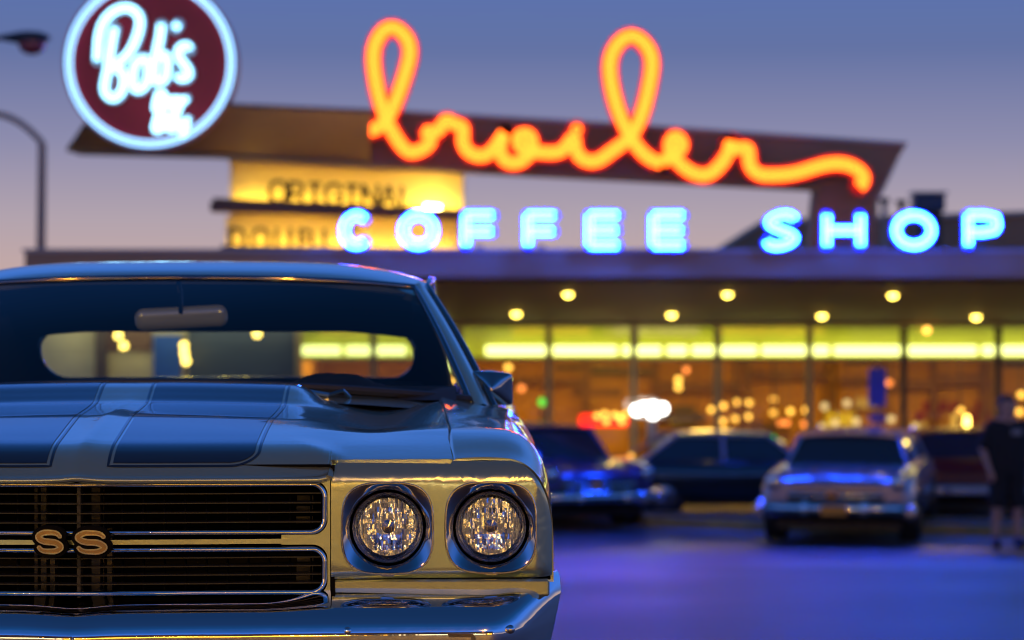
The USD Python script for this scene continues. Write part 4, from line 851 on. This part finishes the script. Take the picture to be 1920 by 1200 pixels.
for sg in (1, -1):
    outl = sbox(.4985, pz0, pw_, pz1).difference(sbox(.4985, pz1-.024, .5225, pz1)).union(Point(.5225, pz1-.024).buffer(.024, 8)).intersection(sbox(.4985, pz0, pw_, pz1))
    outl = outl.intersection(fpoly)
    for lu in LU: outl = outl.difference(Polygon(squircle(lu, LW, .0912, .0912)))
    tm = warp_plate(outl, .014, panel_v)
    if sg < 0: v = np.array(tm.vertices); v[:, 0] *= -1; tm = trimesh.Trimesh(v, tm.faces[:, ::-1], process=False)
    obj('lamp_panel', tm, 'paint', car, smooth=35)
    sur = sbox(.40, .600, .4965, .8365)
    for a, b in ((H(1000, .03)-.004, H(905, .03)+.004), (H(1115, .03)-.004, H(1026, .03)+.004)): sur = sur.difference(rrect(-.6, .4915, a, b, .030))
    sur = sur.difference(sbox(.3, 0, .52, H(1113, .03)))
    for g_ in getattr(sur, 'geoms', [sur]):
        if g_.area < 2e-5: continue
        tm = warp_plate(g_, .02, lambda u, w: prow(u)+.006)
        if sg < 0: v = np.array(tm.vertices); v[:, 0] *= -1; tm = trimesh.Trimesh(v, tm.faces[:, ::-1], process=False)
        obj('grille_surround', tm, 'paint', car, smooth=35)
    # step under the lamp panel
    a, b = .502, .934
    obj('lower_valance', cat(*[bx(sg*a, sg*b, .055, .085, .598, .6315, .004)]), 'paint', car)
    # headlamps
    for lu in LU:
        u0 = sg*lu; v0 = float(vfront(lu, 0)) + .004
        hl = tag(UsdGeom.Xform.Define(stage, numbered(path_of(car), 'headlamp')))
        a = np.linspace(0, 2*np.pi, 64, endpoint=False)
        so = squircle(0, 0, .0912, .0912); rings = []
        ci = np.stack([np.cos(a), np.sin(a)], 1)
        ang = np.arctan2(so[:, 1], so[:, 0]); cc = np.stack([np.cos(ang), np.sin(ang)], 1)
        for k, (t, dv) in enumerate([(0, .012), (0, -.008), (.05, -.011), (.16, -.0105), (.40, -.007), (.80, -.001), (1.0, .004), (1.0, .04)]):
            xy = so*(1-t) + cc*.0765*t
            rings.append(np.stack([u0+xy[:, 0], np.full(64, v0+dv), LW+xy[:, 1]], 1))
        R = np.array(rings); R = np.concatenate([R, R[:, :1]], 1)
        obj('bezel_edge', sweep(rings[2]*1.0 + np.array([0, -.001, 0]), .0022, 6, closed=True, up=(0, 1, 0)), 'chrome', hl, smooth=50)
        obj('bezel', grid(R), 'bezel_chrome', hl, smooth=40)
        obj('bucket', revolve([(.0766, .040), (.0766, .075), (.0, .08)], 40, 'y', (u0, v0, LW)), 'satin_black', hl)
        obj('retaining_ring', revolve([(.0742, .030), (.0742, .014), (.0700, .008), (.0650, .013), (.0635, .024)], 48, 'y', (u0, v0, LW)), 'chrome', hl, smooth=40)
        rf = np.random.default_rng(int(1000*lu) + (sg > 0)); cells = []
        cx_, cz_ = .0046, .0105
        for ix in range(-14, 14):
            for iz in range(-6, 7):
                xc, zc_ = (ix+.5)*cx_, iz*cz_ + (.003 if ix % 5 == 0 else 0)
                if math.hypot(xc, zc_) > .0605: continue
                dpt = lambda x, z: .040 - 1.3*(x*x+z*z)
                band = .32 if abs(math.hypot(xc, zc_)-.036) < .006 else .13
                tx, tz = rf.normal(0, band*.6), rf.normal(-.01, band*.5) + (.26 if abs(xc) < .027 and -.045 < zc_ < -.012 else 0)
                q_ = [(xc+sx*cx_*.5, zc_+sz*cz_*.5) for sx, sz in ((-1, -1), (1, -1), (1, 1), (-1, 1))]
                # each flute block is a little cylinder lens: three strips
                st = [np.array([[u0+xc+k_*cx_*.5, v0+dpt(xc, zc_)+tx*k_*cx_*.5+sz*tz*cz_*.5-(1-k_*k_)*.00014, LW+zc_+sz*cz_*.5] for sz in (-1, 1)]) for k_ in (-1, -.33, .33, 1)]
                cells.append(grid(np.array(st), flip=False))
        obj('reflector', trimesh.util.concatenate(cells), 'reflector', hl)
        obj('reflector_bowl', revolve([(.0640, .024), (.056, .040), (.045, .052), (.025, .062), (.010, .066), (0.0005, .067)], 48, 'y', (u0, v0, LW)), 'chrome', hl, smooth=True)
        obj('bulb_shield', cat(revolve([(.0005, .030), (.013, .034), (.015, .048), (.006, .056)], 20, 'y', (u0, v0, LW)), bx(u0-.028, u0+.028, v0+.042, v0+.046, LW-.0015, LW+.0015)), 'dark_chrome', hl, smooth=40)
        obj('lens', revolve([(.0645, .018), (.058, .013), (.048, .0075), (.030, .004), (.012, .0022), (.0005, .002)], 48, 'y', (u0, v0, LW)), 'lamp_glass', hl, smooth=True)
        obj('aiming_tab', bx(u0-.014, u0+.014, v0-.007, v0+.006, LW-.0965, LW-.086, .003), 'chrome', hl)
        for dx, dz in ((.0835, 0), (-.055, .062)): obj('screw', ball((u0+dx*sg, v0+.016, LW+dz), .0035, 1, (1, 1, 1)), 'chrome', hl, smooth=True)

# grille
gr = UsdGeom.Xform.Define(stage, numbered(path_of(car), 'grille'))
GV = lambda u: prow(u)
obj('grille_recess', cat(bx(-.497, .497, .19, .20, .57, .86), bx(-.497, .497, .03, .19, .555, .565), bx(-.497, .497, .05, .19, .858, .862), bx(-.505, -.497, .05, .2, .56, .86), bx(.497, .505, .05, .2, .56, .86)), 'deep_black', gr)
secs = ((H(998, .03), H(908, .03)), (H(1111, .03), H(1030, .03)))
for a, b in secs:
    ru = .4855; r = .026
    loop = [(-ru+r, b), (-.24, b), (0, b), (.24, b), (ru-r, b)] + [(ru-r+r*math.sin(t), b-r+r*math.cos(t)) for t in np.linspace(.2, math.pi/2, 8)] + [(ru, (a+b)/2)] + [(ru-r+r*math.cos(t), a+r-r*math.sin(t)) for t in np.linspace(0, math.pi/2-.0, 8)]
    loop = loop + [(.24, a), (0, a), (-.24, a)] + [(-x, z) for x, z in reversed(loop[5:])]
    pts = np.array([(x, GV(x)+.004, z) for x, z in loop])
    obj('trim_frame', sweep(pts, .0052, 8, closed=True, up=(0, 1, 0)), 'chrome', gr, smooth=45)
    for k in range(4):
        z = b + (a-b)*(k+1)/5.0
        for s_ in (1, -1):
            pts = np.array([(s_*x, GV(x)+.026, z) for x in np.linspace(.002, .478, 6)])
            q = []
            for p in pts: q.append([p+[0, -.014, -.0011], p+[0, -.014, .0011], p+[0, .016, .002], p+[0, .016, -.002]])
            q = np.array(q); q = np.concatenate([q, q[:, :1]], 1)
            g = grid(q, flip=(s_ < 0)); obj('grille_bar', g, 'grille_slat', gr)
    for k in range(-11, 12):
        if k == 0: continue
        x = k*.0415
        obj('grille_rib', bx(x-.0012, x+.0012, GV(x)+.034, GV(x)+.06, a+.004, b-.004), 'deep_black', gr)
zc = H(1015, .03)
for s_ in (1, -1):
    cb_ = warp_plate(sbox(.001, zc-.0048, .412, zc+.0048), .012, lambda u, w: prow(u)-.004, .02); v = np.array(cb_.vertices)
    obj('centre_bar', trimesh.Trimesh(v*[s_, 1, 1], cb_.faces[:, ::s_], process=False), 'paint', gr)
obj('centre_post', bx(-.0035, .0035, .02, .06, .60, .83), 'satin_black', gr)
for x, m in ((-.085, 'grille_brace'), (.03, 'grille_brace'), (-.40, 'grille_brace')):
    obj('radiator_brace', cat(bx(x-.018, x+.006, .12, .14, .58, .85), bx(x+.012, x+.022, .13, .15, .58, .73)), m, gr)
for s_ in (1, -1):
    for a, b in secs:
        for k in range(3): obj('reflection_bracket', bx(s_*.425, s_*.458, .11+.012*k, .115+.012*k, a+.012+.02*k, a+.026+.02*k), 'grille_brace', gr)  # bronze slips added in place of orange reflections behind the grille
# SS emblem
def s_shape(cx, cz, w, h, buf, inner_grow=0):
    p = [(.46, .30), (.30, .455), (0, .5), (-.36, .44), (-.5, .27), (-.36, .09), (0, .0), (.36, -.09), (.5, -.27), (.36, -.44), (0, -.5), (-.30, -.455), (-.46, -.30)]
    q = smoothpath([(cx+x*(w-.0), cz+z*(h-.0)) for x, z in p], 5)
    return q
em = UsdGeom.Xform.Define(stage, numbered(path_of(car), 'emblem'))
for (pxa, pxb, pya, pyb) in ((64, 122, 993, 1039), (138, 204, 994, 1040)):
    cx, cz = U((pxa+pxb)/2, -.03), H((pya+pyb)/2, -.03); w, h = (pxb-pxa)*5.57/F, (pyb-pya)*5.57/F
    q = s_shape(cx, cz, w-.017, h-.011, 0)
    ls = LineString(q); th = .0047
    n_ = len(q); tw = .55 + .45*np.sin(np.linspace(0, np.pi, n_))
    sh = shapely.union_all([Point(x, z).buffer(th*1.0*(.62+.45*abs(math.cos(math.pi*(i/(n_-1)*2-.0))*0 + math.sin(math.pi*i/(n_-1)))), 6) for i, (x, z) in enumerate(np.array([ls.interpolate(t, True).coords[0] for t in np.linspace(0, 1, 160)])[::1]) for n_ in (160,)]).buffer(-.0005).simplify(.0003)
    E = obj('letter_s', plate(sh.buffer(.0095, 6), .022, -.028), 'deep_black', em)
    rim = sh.buffer(.0022, 6).difference(sh.buffer(-.0006))
    obj('letter_rim', plate(rim, .006, -.032), 'chrome', E); obj('letter_face', plate(sh.buffer(-.0006), .004, -.0305), 'emblem_face', E)

# bumper
sec = PchipInterpolator(np.arange(14), np.array([(.075, .604), (.055, .6115), (.02, .6095), (-.03, .600), (-.062, .5905), (-.086, .578), (-.101, .563), (-.110, .547), (-.1135, .532), (-.108, .50), (-.096, .455), (-.075, .415), (-.04, .385), (.02, .372)]))
rows = []
for u in np.linspace(-.955, .955, 161):
    a = abs(u); e = float(sstep(.80, .948, a))
    q = sec(np.linspace(0, 13, 66)).copy()
    back = prow(a) + .15*np.clip((a-.82)/.135, 0, 1)**3
    shrink = 1-.30*np.clip((a-.86)/.088, 0, 1)**2
    dip = .006*math.exp(-(a/.06)**2)
    mid = 1-float(sstep(.36, .52, a))*1.0
    w = q[:, 1].copy(); top = np.clip((w-.50)/.11, 0, 1)
    w = w + .014*e*top - .020*mid*top*np.clip((q[:, 0]+.10)/.10, 0, 1) - dip*top
    rows.append(np.stack([u*(1-.035*e*np.clip((.60-w)/.15, 0, 1)), q[:, 0]*(1-.25*e) + back, w], 1))
bp = obj('bumper', thicken(grid(rows, flip=False), .006), 'chrome', car, smooth=45)
for u in (U(650, -.1), U(958, -.1), -U(650, -.1), -U(958, -.1)):
    obj('bolt', ball((u, float(prow(u)) - .112 + (.15*max((abs(u)-.82)/.135, 0)**3), H(1187, -.1)), .009, 2, (1, 1, 1)), 'chrome', bp, smooth=True)
for s_ in (1, -1):
    x0, x1 = sorted((s_*U(746, -.1), s_*U(892, -.1)))
    fr_ = rrect(x0, x1, .425, H(1192, -.1), .012)
    yv = float(prow(.7))-.117
    P_ = obj('parking_lamp', plate(fr_.difference(fr_.buffer(-.008)), .02, yv), 'dark_chrome', bp); obj('lens', plate(fr_.buffer(-.009), .012, yv+.004), 'amber_lens', P_)

# windshield, trim, pillars, roof
def ws(a, t):
    b = np.array([.770*a, 1.20 + .22*a*a, 1.000 - .044*a*a]); c = np.array([.624*a, 1.93 + .10*a*a, 1.262 - .014*a*a - .010*a**4])
    p = b + (c-b)*t; p[2] += .012*math.sin(math.pi*t); return p
av = np.linspace(-1, 1, 41)
obj('windshield', grid([[ws(a, t) for a in av] for t in np.linspace(0, 1, 21)], flip=True), 'windshield_glass', car, smooth=True)
tr = [ws(-1, t) for t in np.linspace(0, 1, 15)] + [ws(a, 1) for a in av[1:]] + [ws(1, t) for t in np.linspace(1, 0, 15)[1:]]
obj('windshield_trim', sweep(np.array(tr), .009, 8), 'dark_chrome', car, smooth=45)
obj('cowl_seal', sweep(np.array([ws(a, -.01) for a in av]), .012, 8), 'satin_black', car)
for s_ in (1, -1):
    A = np.array([ws(s_, t) for t in np.linspace(-.06, 1.03, 14)])
    rows = []
    for p, t in zip(A, np.linspace(0, 1, 14)):
        k = 1-.35*t
        rows.append([p+[s_*.008, .0, .004], p+[s_*.030*k, .012, .006], p+[s_*.048*k, .035, -.002], p+[s_*.052*k, .075, -.012], p+[s_*.03*k, .09, -.02], p+[0, .05, -.02], p+[s_*.008, .0, .004]])
    obj('windshield_pillar', grid(rows, flip=(s_ < 0)), 'paint', car, smooth=50)
    dr = [A[i] + [s_*.058*(1-.35*i/13), .07, -.004] for i in range(14)]
    dr = dr + [np.array([s_*.665, v, .004 + float(np.interp(v, [2.1, 2.35, 2.7, 3.0], [1.252, 1.262, 1.256, 1.20]))]) for v in (2.2, 2.4, 2.6, 2.8, 3.0)]
    obj('drip_rail', sweep(np.array(dr), .0085, 8), 'dark_chrome', car, smooth=45)
rw = PchipInterpolator([1.925, 1.95, 2.0, 2.1, 2.25, 2.4, 2.6, 2.8, 2.95, 3.05], [1.262, 1.272, 1.285, 1.301, 1.313, 1.316, 1.312, 1.295, 1.270, 1.235])
def roof_pt(a, v):
    u = a*.655; x = abs(a)
    w = float(rw(v)) - .010*x**2 - .050*x**5
    return [u, v + .10*a*a*(1-float(sstep(1.95, 2.4, v))), w]
ra = np.concatenate([np.linspace(-1, -.6, 22), np.linspace(-.57, .57, 31), np.linspace(.6, 1, 22)])
obj('roof', thicken(grid([[roof_pt(a, v) for a in ra] for v in np.concatenate([np.linspace(1.93, 2.1, 14), np.linspace(2.13, 3.05, 24)])], flip=True), .02), 'paint', car, smooth=50)
obj('headliner', grid([[[a*.60, v, min(float(rw(v))-.035, 1.26) - .03*abs(a)**3 - .09*float(sstep(2.6, 3.0, v))] for a in np.linspace(-1, 1, 15)] for v in np.linspace(1.97, 3.02, 12)]), 'interior_black', car, smooth=True)
# rear window surround: slanted panel with a rounded opening
sur = Polygon([(-.76, .0), (.76, .0), (.655, 1.0), (-.655, 1.0)]).difference(Polygon([(x, (z-.90)/.345) for x, z in rrect(-.578, .60, .968, 1.113, .075).exterior.coords]))
rs = warp_plate(sur, .02, lambda u, t: 0*u, .03); v = np.array(rs.vertices)
v = np.stack([v[:, 0], 3.52 - .47*v[:, 2] + v[:, 1], .90+.345*v[:, 2]], 1); obj('rear_window_surround', trimesh.Trimesh(v, rs.faces, process=False), 'interior_black', car)
ow = np.array(rrect(-.578, .60, .968, 1.113, .075).exterior.coords)[:-1]
obj('rear_window_trim', sweep(np.array([(x, 3.52-.47*(z-.90)/.345-.006, z) for x, z in ow]), .006, 6, closed=True), 'dark_chrome', car)
obj('rear_window', grid([[[x, 3.53-.47*(z-.90)/.345, z] for x in (-.6, .62)] for z in (.95, 1.13)], flip=True), 'clear_glass', car)
for s_ in (1, -1):
    obj('rear_pillar', thicken(grid([[[s_*(.66+.08*t+.02*math.sin(math.pi*t)), 2.72+k*(.33+.15*t)+.1*t, 1.215-.275*t+.02*k*(1-t)] for t in np.linspace(0, 1, 8)] for k in np.linspace(0, 1, 5)], flip=(s_ > 0)), .03), 'paint', car, smooth=50)
    obj('side_window', grid([[[s_*(.665+.075*t), 2.06-.55*t+k*(.68+.6*t), 1.235-.29*t] for t in (0, 1)] for k in (0, 1)], flip=(s_ < 0)), 'clear_glass', car)
# body behind the fenders: doors, quarters, tail and trunk deck
def side_sec(v):
    d = float(sstep(4.0, 4.72, v)); q = np.array([(.745, .945), (.765, .950), (.80, .942), (.86, .925), (.905, .890), (.935, .83), (.948, .74), (.950, .60), (.944, .46), (.925, .34), (.88, .26)], float)
    q[:, 0] *= 1-.06*d; q[:, 1] -= .03*d
    dd = abs(v-3.80)
    if dd < .39: q[:, 1] = np.maximum(q[:, 1], .31+math.sqrt(.39**2-dd*dd))
    return q
for s_ in (1, -1):
    obj('door', thicken(grid([[[s_*u, v, w] for u, w in side_sec(v)] for v in np.linspace(1.426, 2.70, 14)], flip=(s_ > 0)), .01), 'paint', car, smooth=45)
    obj('rear_quarter', thicken(grid([[[s_*u, v, w] for u, w in side_sec(v)] for v in np.linspace(2.705, 4.72, 50)], flip=(s_ > 0)), .01), 'paint', car, smooth=45)
obj('trunk_lid', thicken(grid([[[a*.75, v, .935+.02*(1-a*a)-.03*float(sstep(4.3, 4.72, v))] for a in np.linspace(-1, 1, 13)] for v in np.linspace(3.53, 4.72, 14)], flip=True), .02), 'paint', car, smooth=45)
obj('tail_panel', bx(-.86, .86, 4.70, 4.74, .35, .91, .01), 'paint', car)
obj('rear_bumper', bx(-.93, .93, 4.72, 4.86, .42, .60, .03), 'chrome', car)
obj('floor_pan', bx(-.84, .84, .25, 4.65, .24, .30), 'satin_black', car)
obj('firewall', bx(-.70, .70, 1.15, 1.18, .3, .93), 'satin_black', car)
# cabin
db = [[[a*.74, v, .955 + .030*math.sin(math.pi*t) + .034*math.exp(-((a*.74-.435)/.10)**4)*math.sin(math.pi*min(1, t*1.3))] for a in np.linspace(-1, 1, 60)] for v, t in zip(np.linspace(1.30, 1.66, 10), np.linspace(0, 1, 10))]
obj('dashboard', cat(grid(db, flip=True), bx(-.72, .72, 1.60, 1.66, .55, .95)), 'interior_black', car, smooth=40)
a = np.linspace(0, 2*np.pi, 40, endpoint=False)
wc = np.array([.40, 1.82, .83]); ax = np.array([[1, 0, 0], [0, .42, .907]])
sw = obj('steering_wheel', sweep(wc + .185*(np.cos(a)[:, None]*ax[0] + np.sin(a)[:, None]*ax[1]), .014, 8, closed=True, up=(0, .907, -.42)), 'interior_black', car, smooth=45)
obj('spoke', sweep([wc-[.18, 0, 0], wc, wc+[.18, 0, 0]], .016, 8), 'dark_chrome', sw); obj('column', sweep([wc, wc+[0, -.35, -.10]], .03, 10), 'interior_black', sw)
for x in (-.36, .36):
    s_ = obj('seat', bx(x-.26, x+.26, 2.05, 2.60, .42, .56, .05), 'vinyl_navy', car); obj('seat_back', bx(x-.25, x+.25, 2.52, 2.68, .52, .90, .06), 'vinyl_navy', s_)
obj('rear_seat', cat(bx(-.60, .60, 2.85, 3.3, .40, .55, .05), bx(-.60, .60, 3.22, 3.36, .50, .90, .05)), 'vinyl_navy', car)
obj('parcel_shelf', bx(-.62, .62, 3.36, 3.52, .93, .95), 'vinyl_navy', car)
mc = np.array([U(340, 1.98), 1.98, H(596, 1.98)])
mr = m3.Manifold.batch_hull([m3.Manifold.sphere(.024, 24).scale((1, .7, 1)).translate((sx*.100, 0, sz*.006)) for sx in (-1, 1) for sz in (-1, 1)])
mr = mr.rotate((2.2, -3, 0)).translate(tuple(mc)); mm = obj('inside_mirror', mr, 'mirror_shell', car, smooth=14)
obj('mirror_stalk', sweep([mc+[0, -.012, .012], mc+[0, -.03, .07], ws(0, .97)+np.array([0, .02, -.005])], .007, 8), 'dark_chrome', mm)
# wipers
for (x0, y0, x1, y1), (x2, y2) in (((525, 745, 615, 752), (655, 757)), ((-240, 745, -150, 752), (-110, 757))):
    v = 1.19; A, Bq, C = (np.array([U(px, v), v+.02*k, H(py, v)+.014]) for k, (px, py) in enumerate(((x0, y0), (x1, y1), (x2, y2))))
    wp = obj('wiper', sweep([A, (A+Bq)/2+[0, 0, .006], Bq], .006, 6), 'chrome', car, smooth=45); obj('wiper_arm', sweep([Bq, Bq+[.035, 0, .011], C], .005, 6), 'dark_chrome', wp, smooth=45)
obj('cowl_panel', grid([[[a*.76, 1.155+.06*k + .17*a*a*k + .10*a*a, .985 - .036*a*a + .012*k - .012] for a in np.linspace(-1, 1, 31)] for k in np.linspace(-.6, 1.4, 6)], flip=True), 'paint', car, smooth=True)
# door mirrors
for s_ in (1, -1):
    c = np.array([s_*U(921, 1.55), 1.55, H(726, 1.55)])
    k = .70/ .7
    hx = np.array([(-.056, .06, .030), (-.050, .02, .040), (.052, .02, .034), (.056, .06, .028), (.056, .06, -.048), (-.040, .06, -.048), (.050, .03, -.046), (-.036, .02, -.044), (0.002, -.030, -.008), (0, 0.0, .038), (.0, .06, .042)])
    hx[:, 0] *= s_
    mh = m3.Manifold.hull_points(hx).refine_to_length(.012).to_mesh()
    sm = trimesh.Trimesh(np.array(mh.vert_properties[:, :3]), np.array(mh.tri_verts)); trimesh.smoothing.filter_taubin(sm, iterations=16); sm.apply_translation(c)
    mi = obj('door_mirror', sm, 'bezel_chrome', car, smooth=30)
    obj('mirror_glass', bx(c[0]-.045, c[0]+.045, c[1]+.056, c[1]+.062, c[2]-.042, c[2]+.026), 'chrome', mi)
    obj('mirror_stalk', sweep([c+[s_*-.012, .02, -.035], c+[s_*-.022, .02, -.075], c+[s_*-.020, .01, -.105]], [.008, .010, .020], 10), 'chrome', mi, smooth=45)
# wheels
def wheel(parent, u, v, r, w, s_, name='wheel', tyre='rubber', rim='rim_metal', spokes=5):
    wx = UsdGeom.Xform.Define(stage, numbered(path_of(parent), name))
    obj('tyre', revolve([(r*.66, -w*.45), (r*.80, -w*.52), (r*.95, -w*.48), (r, -w*.36), (r, w*.36), (r*.95, w*.48), (r*.80, w*.52), (r*.66, w*.45)], 36, 'x', (u, v, r)), tyre, wx, smooth=40)
    obj('rim', revolve([(r*.67, -w*.4*s_), (r*.67, w*.46*s_), (r*.60, w*.44*s_), (r*.55, w*.25*s_), (r*.22, w*.32*s_), (r*.16, w*.46*s_), (.001, w*.48*s_)], 36, 'x', (u, v, r)), rim, wx, smooth=30)
    if spokes:
        for k in range(spokes):
            t = 2*math.pi*k/spokes; obj('spoke', sweep([(u+s_*w*.34, v+r*.15*math.cos(t), r+r*.15*math.sin(t)), (u+s_*w*.34, v+r*.6*math.cos(t), r+r*.6*math.sin(t))], r*.075, 6), rim, wx)
for v in (.95, 3.80):
    for s_ in (1, -1): wheel(car, s_*.80, v, .335, .24, s_)
OFF[0] = np.zeros(3)
